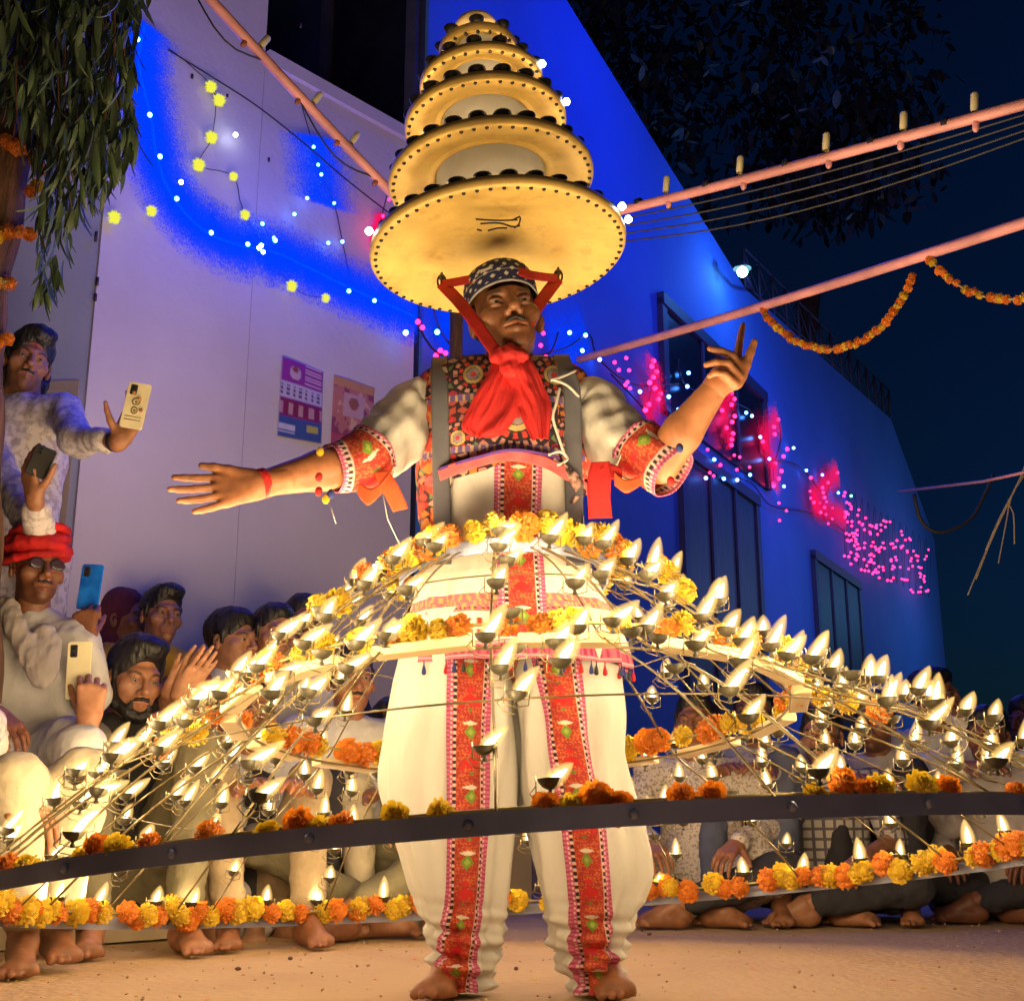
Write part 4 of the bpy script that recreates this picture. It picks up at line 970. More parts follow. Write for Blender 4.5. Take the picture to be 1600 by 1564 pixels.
def foot(s, an, yaw, z=1., pitch=0.):
    d = V(math.sin(yaw), -math.cos(yaw), 0); sd = V(math.cos(yaw), math.sin(yaw), 0); an = np.asarray(an, float); g0 = an[2]-.075*z
    s.cone(an, an+V(0, 0, -.03)-d*.012, .036*z, .036*z, .02); s.ell(V(*(an-d*.028*z)[:2], g0+.032*z), (.030*z, .036*z, .032*z), .02)
    s.cone(an+d*.02*z+V(0, 0, -.015*z), V(*(an+d*.115*z)[:2], g0+.024*z), .034*z, .024*z, .02)
    for k in (-1, 0, 1): s.cone(V(*(an-d*.01)[:2], g0+.024*z), V(*(an+d*.125*z+sd*.024*k*z)[:2], g0+.018*z), .024*z, .0165*z, .015)
    for k in range(5):
        o = (k-2)*.0165; L = .155-.010*abs(k-1.2)**1.4; r = .0115 if k in (0,) else .0085
        s.cone(V(*(an+d*.120*z+sd*o*z)[:2], g0+.017*z), V(*(an+d*(L)*z+sd*o*1.12*z)[:2], g0+.009*z), r*1.1*z, r*z, .004)
def merge(parts):
    v, f, c, n = [], [], [], 0
    for a, b, k in parts: v.append(a); f.append(b+n); c.append(np.broadcast_to(k, (len(a), 3))); n += len(a)
    return np.concatenate(v), np.concatenate(f), np.concatenate(c)
EYE = None
def add_head_parts(root, c, R, sc, skin, kw):
    T = lambda v: c+(v*sc)@R.T
    for x in (-1, 1):
        b = MB().ball((0, 0, 0), .0128, 14, 12); v = np.array(b.v[0]); col = np.tile(np.array([.30, .255, .225]), (len(v), 1)); col[np.hypot(v[:, 0]-.001*kw.get('gaze', 0), v[:, 2]-kw.get('gz', -.0004)) < .0066] = (.012, .008, .006)
        col[v[:, 1] > 0] = .3
        obj('eye', T(v+V(.032*x, -.0765, -.001)), b.f, M['eye'], root, True, col)
    hs = kw.get('hair')
    if hs:
        s = SDF(); vol = kw.get('hairvol', 1.0)
        s.ell((0, .022, .042), (.081*vol, .096*vol, .088*vol), .02); s.ell((0, -.035, .088), (.055, .045, .035*vol), .03)
        if kw.get('quiff'): s.ell((.01, -.06, .100), (.055, .035, .030), .03)
        s.ell((0, -.125, .0), (.071, .085, .066), .012, None, True); s.ell((0, -.02, -.115), (.12, .13, .085), .02, None, True)
        if kw.get('long'):
            s.ell((.07, .045, -.06), (.03, .04, .07), .03); s.ell((-.07, .045, -.06), (.03, .04, .07), .03); s.ell((0, .07, -.06), (.07, .03, .07), .03)
        for x in (-1, 1): s.ell((.083*x, .005, -.014), (.022, .026, .036), .006, None, True)
        for x in (-1, 1): s.cone((.0735*x, -.018, .03), (.0715*x, -.016, -.012), .010, .007, .01)
        v, f = s.mesh(.0042); v = wrinkle(v, f, .0022, 150, 3, (1, 1, .4)); v = wrinkle(v, f, .0035, 45, 8, (1, .6, .6))
        obj('hair', T(v), f, kw.get('hairmat', M['hair']), root)
    if kw.get('moustache'):
        s = SDF(); w = kw['moustache']
        for x in (-1, 1): s.cone((.003*x, -.104, -.0545), (.018*x, -.0975, -.0575), .0052*w, .0050*w, .004); s.cone((.018*x, -.0975, -.0575), (.030*x, -.086, -.066), .0050*w, .003*w, .004)
        v, f = s.mesh(.0025); v = wrinkle(v, f, .001, 300, 2); obj('moustache', T(v), f, kw.get('mmat', M['hair']), root)
    if kw.get('beard'):
        s = SDF()
        for x in (-1, 1):
            s.cone((.071*x, -.015, -.02), (.060*x, -.035, -.075), .009, .017, .012); s.cone((.060*x, -.035, -.075), (.030*x, -.076, -.100), .017, .021, .015)
            s.cone((.022*x, -.094, -.058), (.032*x, -.082, -.085), .005, .011, .008)
        s.ell((0, -.083, -.108), (.034, .022, .024), .015); s.ell((0, -.110, -.072), (.0235, .03, .0115), .006, None, True)
        v, f = s.mesh(.0032); v = wrinkle(v, f, .0025, 130, 4); obj('beard', T(v), f, kw.get('bmat', M['hair']), root)
    if kw.get('glasses'):
        b = MB(); t = np.linspace(0, 2*PI, 22)[:-1]
        for x in (-1, 1): b.tube(np.stack([.033*x+.023*np.cos(t), -.106+0*t+.012*np.abs(np.cos(t))*(np.sign(np.cos(t)) == x), .0+.017*np.sin(t)], 1), .0018, 5, closed=True); b.tube([(.056*x, -.098, .004), (.075*x, -.05, .006), (.077*x, .0, .0)], .0015, 5)
        b.tube([(-.010, -.108, .004), (0, -.111, .006), (.010, -.108, .004)], .0016, 5)
        v = np.concatenate(b.v); o = obj('glasses', T(v), b.f, M['tape'], root)
        lens = MB()
        for x in (-1, 1): lens.ball((.033*x, -.103, 0), (.022, .002, .016), 14, 8)
        obj('lens', T(np.concatenate(lens.v)), lens.f, mat('dark_lens', (.05, .03, .05), .12, 0, .1), o)
    if kw.get('turban'):
        s = SDF(); m_ = kw['turban']
        s.ell((0, .015, .07), (.098, .118, .072), .02)
        for k in range(5):
            z = .035+.02*k; r = 1-.13*(k/4)**2
            t = np.linspace(0, 2*PI, 13); q = np.stack([.096*r*np.cos(t), .015+.115*r*np.sin(t), z+.018*np.cos(t*1+k*1.9)], 1)
            for i in range(12): s.cone(q[i], q[i+1], .013, .013, .006)
        v, f = s.mesh(.005); v = wrinkle(v, f, .0025, 60, 5); obj('turban', T(v), f, m_, root)
    if kw.get('scarf'):
        s = SDF(); s.ell((0, .025, .04), (.088, .102, .095), .02); s.cone((0, .05, -.03), (0, .07, -.2), .075, .11, .04); s.ell((0, -.12, -.01), (.072, .085, .085), .015, None, True)
        v, f = s.mesh(.006); v = wrinkle(v, f, .004, 40, 6); obj('head_scarf', T(v), f, kw['scarf'], root)

def sit(X, Y, z0, sc, yaw, style, lean=0.):
    L = dict(pel=(0, .02, .10), chest=(0, .03-.02*lean, .40), neck=(0, .0-.08*lean, .555), head=(0, -.025-.12*lean, .70))
    for s, k in ((-1, 'L'), (1, 'R')):
        L['sh'+k] = (.185*s, .015-.04*lean, .505); L['el'+k] = (.26*s, -.10, .29); L['wr'+k] = (.16*s, -.28, .24); L['hip'+k] = (.095*s, 0, .10)
        if style == 'cross': L['kn'+k] = (.33*s, -.27, .13); L['an'+k] = (-.06*s, -.33-.05*s, .075); L['ft'+k] = -s*1.2
        elif style == 'kneesup': L['kn'+k] = (.15*s, -.30, .47); L['an'+k] = (.12*s, -.46, .075); L['ft'+k] = .15*s; L['wr'+k] = (.10*s, -.36, .44)
        elif style == 'squat': L['kn'+k] = (.19*s, -.34, .40); L['an'+k] = (.14*s, -.18, -.06); L['ft'+k] = .3*s; L['wr'+k] = (.08*s, -.36, .40)
        else: L['kn'+k] = (.13*s, -.44, .11); L['an'+k] = (.12*s, -.46, -.305); L['ft'+k] = .2*s; L['wr'+k] = (.10*s, -.36, .20)
    a = math.radians(yaw); R = np.array([[math.cos(a), -math.sin(a), 0], [math.sin(a), math.cos(a), 0], [0, 0, 1]])
    J = {k: (R@np.array(q, float)*sc+V(X, Y, z0) if np.ndim(q) else q+a) for k, q in L.items()}
    J['yaw'] = yaw; J['sc'] = sc; J['fwd'] = R@V(0, -1, 0); return J
def sit_at(px, py, Y, sc, yaw, style, zmin=0., lean=0.):           # seated so that the head falls on a photo pixel
    h = P(px, py, Y); a = math.radians(yaw); off = np.array([-math.sin(a)*-1, 0, 0])
    J = sit(0, 0, 0, sc, yaw, style, lean); d = h-J['head']
    for k in J:
        if isinstance(J[k], np.ndarray) and k != 'fwd': J[k] = J[k]+d
    if style in ('cross', 'kneesup'):
        for k in ('anL', 'anR'): J[k][2] = .078*sc
    return J
def person(label, J, skin, kw, top=None, bottom=None, hands=('rest', 'rest'), group=None, res=.010, sleeves='long', pitch=0, yaw=None, roll=0, feet=True, name='person'):
    sc = J['sc']; fw = J['fwd']; yaw = J['yaw'] if yaw is None else yaw
    base = V(J['pel'][0], J['pel'][1], 0); root = thing(name, label, 'person', base, group); skin = np.array(skin)
    B = SDF(); fl = (fw, .74)
    B.cone(J['pel'], J['chest'], .135*sc, .145*sc, .03, fl); B.cone(J['chest'], J['neck'], .12*sc, .05*sc, .04, fl); B.cone(J['shL'], J['shR'], .052*sc, .052*sc, .04)
    B.cone(J['neck'], J['head']+V(0, 0, -.06*sc), .055*sc, .050*sc, .02)
    for k in 'LR':
        B.cone(J['sh'+k], J['el'+k], .050*sc, .040*sc, .02); B.cone(J['el'+k], J['wr'+k], .040*sc, .026*sc, .01)
        B.cone(J['hip'+k], J['kn'+k], .082*sc, .058*sc, .02); B.cone(J['kn'+k], J['an'+k], .056*sc, .036*sc, .01)
    parts = []
    v, f = B.mesh(res); parts.append((relax(v, f, 1), f, skin))
    if feet:
        for k in 'LR':
            s = SDF(); foot(s, J['an'+k], J['ft'+k], sc); v, f = s.mesh(.0055); parts.append((v, f, skin*.85))
    for i, k in enumerate('LR'):
        h = hands[i]; s = SDF(); w = J['wr'+k]; d = nrm(w-J['el'+k]); sg = -1 if k == 'L' else 1
        if h is None: continue
        if isinstance(h, str): h = dict(d=nrm(d+V(0, 0, -.2)), n=V(0, 0, -1)+fw*-.3, th=np.cross(V(0, 0, 1), fw)*-sg*-1, curl=(.35, .45, .3))
        s.cone(w-d*.05, w, .0255*sc, .0255*sc, .01); hand(s, w, h['d'], h['n'], h['th'], h.get('curl', (.3, .5, .4)), sc*h.get('size', 1), h.get('spread', .08), h.get('thumb'), h.get('curls'))
        v, f = s.mesh(.0042); parts.append((v, f, skin*1.03))
    hr = np.random.default_rng(int(abs(J['head'][0])*1e4)); kw = dict(jaw=hr.uniform(.93, 1.08), nose=hr.uniform(.96, 1.06), **{k: q for k, q in kw.items()}) if 'jaw' not in kw else kw
    hs = V(hr.uniform(.95, 1.05), 1, hr.uniform(.96, 1.06))*sc; hs = V(1, 1, 1)*sc if kw.get('turban') else hs
    R = Rxyz(pitch, yaw, roll); v, f = head_sdf(.0042, kw); parts.append((J['head']+(v*hs)@R.T, f, head_color(v, skin, kw)))
    v, f, c = merge(parts); obj('body', v, f, M['skin'], root, True, c)
    add_head_parts(root, J['head'], R, hs, skin, kw)
    if top is not None:
        S = SDF(); e = .016
        S.cone(J['pel']+V(0, 0, -.02), J['chest'], .155*sc, .160*sc, .04, fl); S.cone(J['chest'], J['neck']+V(0, 0, -.045*sc), .13*sc, .07*sc, .05, fl)
        S.cone(J['shL'], J['shR'], .064*sc, .064*sc, .05)
        for k in 'LR':
            S.cone(J['sh'+k], J['el'+k], .066*sc, .054*sc, .03)
            if sleeves != 'short':
                u = {'long': .93, 'mid': .5, 'loose': .70}[sleeves]; S.cone(J['el'+k], J['el'+k]+(J['wr'+k]-J['el'+k])*u, .054*sc, .040*sc, .02)
        if kw.get('kurta'):
            for k in 'LR': S.cone(J['hip'+k], J['hip'+k]+(J['kn'+k]-J['hip'+k])*.7, .125*sc, .095*sc, .05)
        v, f = S.mesh(res); v = wrinkle(v, f, .009, 20, int(J['head'][0]*100) % 50, (1, 1, .6)); v = wrinkle(v, f, .0025, 60, 9, (1, 1, .5))
        obj('kurta' if kw.get('kurta') else 'shirt', v, f, top, root)
    if bottom is not None:
        S = SDF(); S.cone(J['pel']+V(0, 0, -.01), J['pel']+V(0, 0, .06), .15*sc, .14*sc, .03, fl)
        for k in 'LR':
            S.cone(J['hip'+k], J['kn'+k], .100*sc, .067*sc, .04); S.cone(J['kn'+k], J['kn'+k]+(J['an'+k]-J['kn'+k])*.86, .066*sc, .052*sc, .03)
        v, f = S.mesh(res); v = wrinkle(v, f, .009, 18, 31+int(J['head'][0]*100) % 50); v = wrinkle(v, f, .0025, 55, 12); obj('trousers', v, f, bottom, root)
    return root
def cloth_mat(name, col, **k): return mat(name, col, .9, 0, k.pop('var', .12), k.pop('vscale', 12), .6, 30, .010, detail=7, **k)
def check_mat(name, c1, c2, sc=26):
    m, n, l, b = _new(name); tc = n.new('ShaderNodeTexCoord'); sx = n.new('ShaderNodeSeparateXYZ'); l.new(tc.outputs['Object'], sx.inputs[0]); ad = []
    for k in (0, 2):
        w = n.new('ShaderNodeMath'); w.operation = 'MULTIPLY'; w.inputs[1].default_value = sc; l.new(sx.outputs[k], w.inputs[0])
        fr_ = n.new('ShaderNodeMath'); fr_.operation = 'FRACT'; l.new(w.outputs[0], fr_.inputs[0]); g_ = n.new('ShaderNodeMath'); g_.operation = 'GREATER_THAN'; g_.inputs[1].default_value = .72; l.new(fr_.outputs[0], g_.inputs[0]); ad.append(g_)
    mx = n.new('ShaderNodeMath'); mx.operation = 'MAXIMUM'; l.new(ad[0].outputs[0], mx.inputs[0]); l.new(ad[1].outputs[0], mx.inputs[1])
    mc = n.new('ShaderNodeMix'); mc.data_type = 'RGBA'; l.new(mx.outputs[0], mc.inputs[0]); mc.inputs[6].default_value = (*c1, 1); mc.inputs[7].default_value = (*c2, 1)
    l.new(mc.outputs[2], b.inputs['Base Color']); b.inputs['Roughness'].default_value = .9; bump(n, l, b, 240, .4, .0015); return m
C = dict(white=cloth_mat('white_kurta', (.70, .68, .64)), floral=mat('floral_kurta', (.52, .45, .47), .9, 0, .1, 48, .4, 200, .002, col2=(.68, .62, .64), contrast=(.42, .52)), grey=cloth_mat('grey_shirt', (.52, .50, .50)), black=cloth_mat('black_shirt', (.018, .016, .017)),
         yellow=cloth_mat('yellow_shirt', (.62, .36, .03)), pink=cloth_mat('pink_shirt', (.55, .22, .26)), cream=cloth_mat('cream_trousers', (.44, .37, .25)), dark=cloth_mat('dark_trousers', (.03, .028, .035)), navy=cloth_mat('slate_trousers', (.09, .10, .16)),
         dots=mat('dotted_kurta', (.30, .24, .20), .9, 0, .1, 95, .4, 200, .002, col2=(.60, .52, .46), contrast=(.38, .50)), check=check_mat('check_shirt', (.46, .42, .38), (.12, .10, .12)), maroon=cloth_mat('maroon_cloth', (.10, .014, .03)), tan=cloth_mat('tan_trousers', (.26, .19, .11)), red=mat('red_turban', (.50, .008, .010), .85, 0, .3, 9, .5, 220, .002),
         scarf=cloth_mat('pale_scarf', (.52, .46, .44)), olive=cloth_mat('olive_shirt', (.13, .11, .06)))
SK = [(.36, .16, .085), (.28, .115, .055), (.20, .075, .038), (.42, .20, .11)]

def phone(label, c, up, nrm_, w, h, m, dark=True, art=False):
    up = nrm(up); n = nrm(np.array(nrm_)-up*np.dot(nrm_, up)); sd = np.cross(up, n); R = np.stack([sd, n, up], 1)
    o = thing('phone', label, 'phone', c)
    def rbox(w, h, d, r=.008):
        q = []
        for cx, cz, a0 in ((w/2-r, h/2-r, 0), (-w/2+r, h/2-r, 90), (-w/2+r, -h/2+r, 180), (w/2-r, -h/2+r, 270)):
            for k in range(5): a = math.radians(a0+22.5*k); q.append((cx+r*math.cos(a), cz+r*math.sin(a)))
        n_ = len(q); rings = []
        for ins, y in ((.0015, -d/2), (0, -d/2+.0015), (0, d/2-.0015), (.0015, d/2)): rings += [(x*(1-2*ins/w), y, z*(1-2*ins/h)) for x, z in q]
        f = [tuple(range(n_))[::-1], tuple(range(3*n_, 4*n_))]+[(i*n_+k, i*n_+(k+1) % n_, (i+1)*n_+(k+1) % n_, (i+1)*n_+k) for i in range(3) for k in range(n_)]
        return np.array(rings), f
    v, f = rbox(w, h, .009); obj('body', c+v@R.T, f, m, o, False)
    v, f = rbox(w*.30, h*.22, .003, .004); obj('camera_module', c+(v+V(-w*.22, .0055, h*.33))@R.T, f, M['tape'], o, False)
    b = MB()
    for k in (0, 1): b.ball(V(-w*.22, .0075, h*.37-.05*h*2*k), (.0042, .001, .0042), 10, 5)
    obj('lens', c+np.concatenate(b.v)@R.T, b.f, M['eye_dark'], o)
    if art:
        b = MB()
        for k in (0, 1): t = np.linspace(0, 2*PI, 13)[:-1]; b.tube(np.stack([w*.06*0+.012*np.cos(t)*(.8 if k else 1), 0*t+.0048, .012-.030*k+.011*np.sin(t)], 1), .0028, 5, closed=True); b.ball((0, .0048, .012-.030*k), (.005, .001, .005), 8, 5)
        for k in (0, 1): b.box((0, .0049, -.040-.011*k), (w*.72, .001, .0028))
        obj('emblem', c+np.concatenate(b.v)@R.T, b.f, mat('gold_print', (.22, .17, .06), .5), o)
    v, f = rbox(w*.92, h*.95, .001, .006); obj('screen', c+(v+V(0, -.0048, 0))@R.T, f, M['eye_dark'], o, False)
    return o
M['eye_dark'] = mat('dark_glass', (.01, .01, .014), .1, 0, .1)
CAMDIR = lambda p: nrm(V(0, 0, CAMH)-p)
def grip(sg, d, n): return dict(d=d, n=n, th=V(0, 0, 1), curls=[(.5, .8, .5), (.55, .85, .5), (.6, .85, .5), (.65, .9, .5)])

def stand(head, yaw, sc, floor):
    a = math.radians(yaw); R = np.array([[math.cos(a), -math.sin(a), 0], [math.sin(a), math.cos(a), 0], [0, 0, 1]]); h = head
    o = lambda *q: h+R@V(*q)*sc
    J = dict(head=h, neck=o(0, .03, -.155), chest=o(0, .04, -.33), pel=o(0, .04, -.66), yaw=yaw, sc=sc, fwd=R@V(0, -1, 0))
    for s, k in ((-1, 'L'), (1, 'R')):
        J['sh'+k] = o(.19*s, .03, -.21); J['el'+k] = o(.24*s, .03, -.48); J['wr'+k] = o(.22*s, -.12, -.62); J['hip'+k] = o(.09*s, .04, -.72); J['kn'+k] = o(.10*s, .03, -1.12)
        q = o(.11*s, .05, 0); J['an'+k] = V(q[0], q[1], floor+.075); J['ft'+k] = a+.15*s
    return J
# --- standing man at the left with the phone
J = stand(P(44, 566, 4.35), 22, 1.03, .38)
J['shR'] = P(100, 645, 4.30); J['elR'] = P(118, 688, 4.12); J['wrR'] = P(186, 690, 3.935); J['shL'] = P(-52, 650, 4.4)
J['elL'] = P(64, 838, 3.95); J['wrL'] = P(55, 782, 3.82)
ph = P(212, 634, 3.885)
r1 = person('man standing by the tree in white patterned kurta, arm stretched out with phone', J, SK[0], dict(hair=1, hairvol=1.08, quiff=1, long=1, stubble=.55, moustache=.9, tilak=1, gaze=1, kurta=1), C['floral'], C['white'],
       (dict(d=nrm(P(44, 735, 3.8)-P(55, 782, 3.82)), n=V(.6, .7, 0), th=V(1, 0, .3), curl=(.3, .4, .3)), dict(d=nrm(V(.42, 0, .9)), n=V(0, -1, .05), th=V(-1, 0, .3), curls=[(.3, .55, .5), (.35, .6, .5), (.4, .6, .5), (.5, .7, .5)], thumb=V(-.35, -.45, .8))), pitch=-6, yaw=30, roll=-10, sleeves='loose')
MB().tube([P(66, 758, 3.79), P(60, 744, 3.77), P(52, 735, 3.78)], .006, 6)
phone('cream backed phone with printed gold emblem held out by the standing man', ph, P(224, 596, 3.80)-P(206, 672, 3.80), V(.12, -1, -.1), .074, .158, mat('cream_phone', (.80, .70, .46), .35), art=True)
phone('black phone held low in the standing man\'s dark hand', P(64, 722, 3.78), V(.35, 0, 1), V(.5, -1, 0), .065, .10, M['tape'])
tag(obj('wristwatch', *(lambda b: (np.concatenate(b.v), b.f))(MB().tube([J['wrR']-.028*nrm(J['wrR']-J['elR'])-.0*V(0, 0, 1), J['wrR']-.012*nrm(J['wrR']-J['elR'])], .036, 14)), M['tape'], r1))
# --- red turban man
J = sit_at(58, 888, 3.98, 1.0, 26, 'ledge'); J['shL'] = P(-8, 985, 4.05); J['shR'] = P(118, 1000, 3.99); J['elR'] = P(146, 1085, 4.02); J['wrR'] = P(134, 1000, 3.97)
r2 = person('man in red turban and glasses sitting at left, pale scarf round neck', J, SK[2], dict(turban=C['red'], glasses=1, stubble=.5, moustache=.8, brow=.8, kurta=1), C['grey'], C['white'],
       ('rest', dict(d=nrm(V(-.1, 0, 1)), n=V(-.1, 1, 0), th=V(1, 0, .4), curls=[(1.0, 1.3, .8), (1.05, 1.3, .8), (1.1, 1.3, .8), (1.15, 1.3, .8)], thumb=V(.1, .8, .6))), yaw=38, pitch=-2)
phone('bright blue phone raised by a brown hand beside the red turban', P(141, 917, 4.02), P(146, 891, 3.73)-P(138, 943, 3.73), V(-.1, -1, -.15), 0.072, .150, mat('blue_phone', (.0, .10, .75), .25, .0, .3, 18, col2=(.01, .22, .95)))
q = [P(10, 945, 3.94), P(28, 985, 3.88), P(52, 1030, 3.84), P(66, 1060, 3.83), P(78, 1024, 3.86), P(72, 985, 3.90)]
s = SDF(); q = dense(q, .03)[0]
for i in range(len(q)-1): s.cone(q[i], q[i+1], .025+.004*math.sin(i), .025+.004*math.sin(i+1), .02, (V(0, 1, 0), .55))
v, f = s.mesh(.007); obj('neck_scarf', wrinkle(v, f, .006, 45, 3, (1.6, 1, .5)), f, C['scarf'], r2)
# --- boy in yellow, shawl behind him
J = sit_at(252, 962, 4.85, .93, 28, 'ledge'); person('boy in a yellow shirt with neat black hair sitting behind the bearded man', J, SK[0], dict(hair=1, hairvol=1.03, quiff=1, jaw=.92), C['yellow'], C['dark'], yaw=38, pitch=0, roll=-3, sleeves='short')
J = sit_at(196, 968, 5.0, 1.0, 40, 'ledge'); person('person wrapped in a dark maroon head scarf sitting against the wall behind the boy', J, SK[1], dict(scarf=C['maroon']), C['maroon'], C['dark'], yaw=75, pitch=0)
# --- bearded man with cream phone
J = sit_at(212, 1058, 4.12, 1.06, 24, 'kneesup'); J['wrR'] = J['knR']+V(-.03, -.05, .04); J['shL'] = P(128, 1150, 4.10); J['shR'] = P(262, 1150, 4.16); J['elL'] = P(104, 1215, 3.80); J['wrL'] = P(139, 1124, 3.68); 
r4 = person('bearded man in a black shirt sitting with knees drawn up, filming with a phone', J, SK[0], dict(hair=1, hairvol=1.08, quiff=1, beard=1, moustache=1.2, gaze=1), C['black'], C['olive'],
       (dict(d=nrm(V(.02, -.05, 1)), n=V(-.35, 1, 0), th=V(-1, 0, .4), curls=[(.9, 1.2, .8), (.95, 1.25, .8), (1.0, 1.25, .8), (1.1, 1.3, .8)], thumb=V(-.6, .5, .7)), 'rest'), yaw=36, pitch=-12, sleeves='mid', roll=-4)
phone('pale cream phone held upright by the bearded man', P(123, 1047, 3.73), P(127, 1000, 3.37)-P(122, 1092, 3.37), V(.1, -1, -.05), .070, .172, mat('pale_phone', (.74, .66, .42), .35))
# --- praying man and neighbours
J = sit_at(362, 1002, 4.7, 1.0, 28, 'ledge'); J['elL'] = P(246, 1128, 4.30); J['wrL'] = P(268, 1078, 4.08); J['elR'] = P(300, 1135, 4.28); J['wrR'] = P(282, 1082, 4.06)
pd = nrm(P(338, 1000, 4.0)-P(275, 1080, 4.07))
person('man with black hair in an orange shirt, palms pressed together and raised toward the flames', J, SK[3], dict(hair=1, hairvol=1.06, long=0), cloth_mat('orange_shirt', (.42, .13, .05)), C['tan'],
       (dict(d=pd, n=V(.6, -.6, 0), th=V(-.7, 0, .7), curl=(.02, .02, .02), spread=.02, thumb=pd+V(-.3, 0, .35)), dict(d=pd, n=V(-.6, .6, 0), th=V(-.7, 0, .7), curl=(.02, .02, .02), spread=.02, thumb=pd+V(-.3, 0, .35))), yaw=62, pitch=0, sleeves='short')
J = sit_at(428, 992, 4.75, 1.0, 24, 'ledge'); person('black haired man with an orange lit face just left of the uppermost flames', J, SK[3], dict(hair=1, hairvol=1.02, stubble=.4), C['white'], C['dark'], yaw=34, sleeves='short')
J = sit_at(472, 975, 5.2, .98, 20, 'ledge'); person('person behind the flames against the wall of whom little but dark hair shows', J, SK[1], dict(hair=1), C['dark'], C['dark'], yaw=25)
J = sit_at(548, 1062, 4.5, 1.0, 18, 'cross'); person('man in grey shirt sitting cross legged just left of the dancer', J, SK[1], dict(hair=1, moustache=1), C['grey'], C['olive'], yaw=22)
J = sit_at(395, 1118, 4.32, .98, 22, 'kneesup'); person('man in grey shirt and tan trousers hugging his raised knees behind the left lamps', J, SK[1], dict(hair=1, stubble=.4, moustache=.9), C['grey'], C['tan'], yaw=30, sleeves='short')
J = sit_at(612, 1140, 4.75, .98, 10, 'kneesup'); person('man in grey and cream with raised knees half hidden behind the dancer\'s trousers', J, SK[1], dict(hair=1), C['grey'], C['cream'], yaw=15)
# --- front left sitter in white, only knees and feet in view
J = sit_at(-125, 1010, 3.3, 1.02, 40, 'kneesup'); J['knL'] = P(22, 1222, 3.22); J['anL'] = P(36, 1466, 3.20); J['knR'] = P(132, 1212, 3.34); J['anR'] = P(88, 1448, 3.34); J['ftL'] = .35; J['ftR'] = .55; J['wrR'] = P(30, 1240, 3.3); J['elR'] = P(-45, 1190, 3.4); J['wrL'] = P(-20, 1240, 3.2)
person('man in cream trousers at the left edge, knees drawn up, bare feet on the ground', J, SK[1], dict(hair=1, stubble=.3), C['floral'], C['cream'], yaw=45)
J = sit_at(-30, 1010, 4.1, 1.0, 30, 'cross'); person('person in pink at the left edge below the red turban', J, SK[3], dict(hair=1), C['pink'], C['pink'], yaw=40)
# --- right side crowd
J = sit_at(1088, 1128, 5.0, 1.0, -14, 'cross'); J['knR'] = J['knR']+V(0, 0, .02); person('sitter in a dotted tan kurta behind the right lamps, nearest the dancer', J, SK[1], dict(hair=1, moustache=1, kurta=1), C['dots'], C['dark'], yaw=-20)
J = sit_at(1178, 1112, 5.25, 1.0, -18, 'kneesup'); person('sitter in grey shirt and slate trousers with knees up behind the right lamps', J, SK[1], dict(hair=1, stubble=.4), C['grey'], C['navy'], yaw=-26)
J = sit_at(1284, 1150, 5.05, .98, -20, 'cross'); person('sitter in a checked shirt behind the right lamps', J, SK[0], dict(hair=1, moustache=.9), C['check'], C['dark'], yaw=-30, sleeves='short')
J = sit_at(1368, 1128, 5.3, 1.0, -22, 'kneesup'); person('sitter in black trousers with knees up between the checked shirt and the white bearded man', J, SK[1], dict(hair=1, stubble=.5), C['scarf'], C['dark'], yaw=-35)
J = sit_at(1460, 1090, 5.5, 1.06, 10, 'squat'); J['wrR'] = P(1500, 1120, 5.28); J['elR'] = P(1530, 1190, 5.35); 
person('older man with short white beard and white shirt crouching at right', J, SK[1], dict(hair=1, beard=1, moustache=1, bmat=cloth_mat('white_beard', (.6, .58, .55)), mmat=cloth_mat('white_moustache', (.6, .58, .55))), C['white'], C['white'],
       ('rest', dict(d=nrm(V(-.5, -.2, .8)), n=V(-.8, 0, -.4), th=V(0, -.5, .5), curl=(.7, .9, .5))), yaw=48, pitch=2)
J = sit_at(1545, 1150, 5.2, .98, -30, 'cross'); person('sitter in a beige shirt and dark trousers at the far right behind the garland', J, SK[2], dict(hair=1), C['scarf'], C['dark'], yaw=-40)
J = sit_at(1606, 1128, 6.2, 1.0, -30, 'squat'); person('dark clothed person with black hair cut by the right edge', J, SK[2], dict(hair=1, hairvol=1.1), C['dark'], C['dark'], yaw=-60)
# ================================================================== THE DANCER
dn = thing('person', 'dancer in white folk costume and embroidered waistcoat, arms spread, inside the lamp skirt', 'person', (0, DY, 0))
SKD = np.array((.34, .135, .06))
kwD = dict(lid=.0036, gz=-.0042, moustache=.75, red_fore=1, stubble=.15, brow=.7, nose=1.04, jaw=.93)
HC = P(789, 497, 2.765); HR = Rxyz(6, 8, 9); HS = 1.04
shL, elL, wrL = P(688, 626, 2.80), P(560, 722, 2.66), P(408, 756, 2.55)
shR, elR, wrR = P(890, 624, 2.80), P(1030, 724, 2.68), P(1121, 602, 2.58)
neck = V(HC[0]-.005, 2.80, HC[2]-.15)
B = SDF()
hipz = P(800, 985, 2.79)[2]
B.cone((0, 2.80, hipz), (-.01, 2.81, 1.20), .13, .135, .03, (V(0, 1, 0), .72)); B.cone((-.01, 2.81, 1.20), neck, .12, .055, .04, (V(0, 1, 0), .75)); B.cone(shL, shR, .045, .045, .04)
B.cone(neck, HC+V(0, .01, -.07), .050, .047, .02)
for s_, e_, w_ in ((shL, elL, wrL), (shR, elR, wrR)): B.cone(s_+V(0, .03, 0), e_, .030, .044, .02); B.cone(e_, e_*.6+w_*.4, .047, .045, .01); B.cone(e_*.6+w_*.4, w_, .045, .028, .012)
anL, anR = P(708, 1520, 2.82), P(938, 1522, 2.82); anL[2] = anR[2] = .078
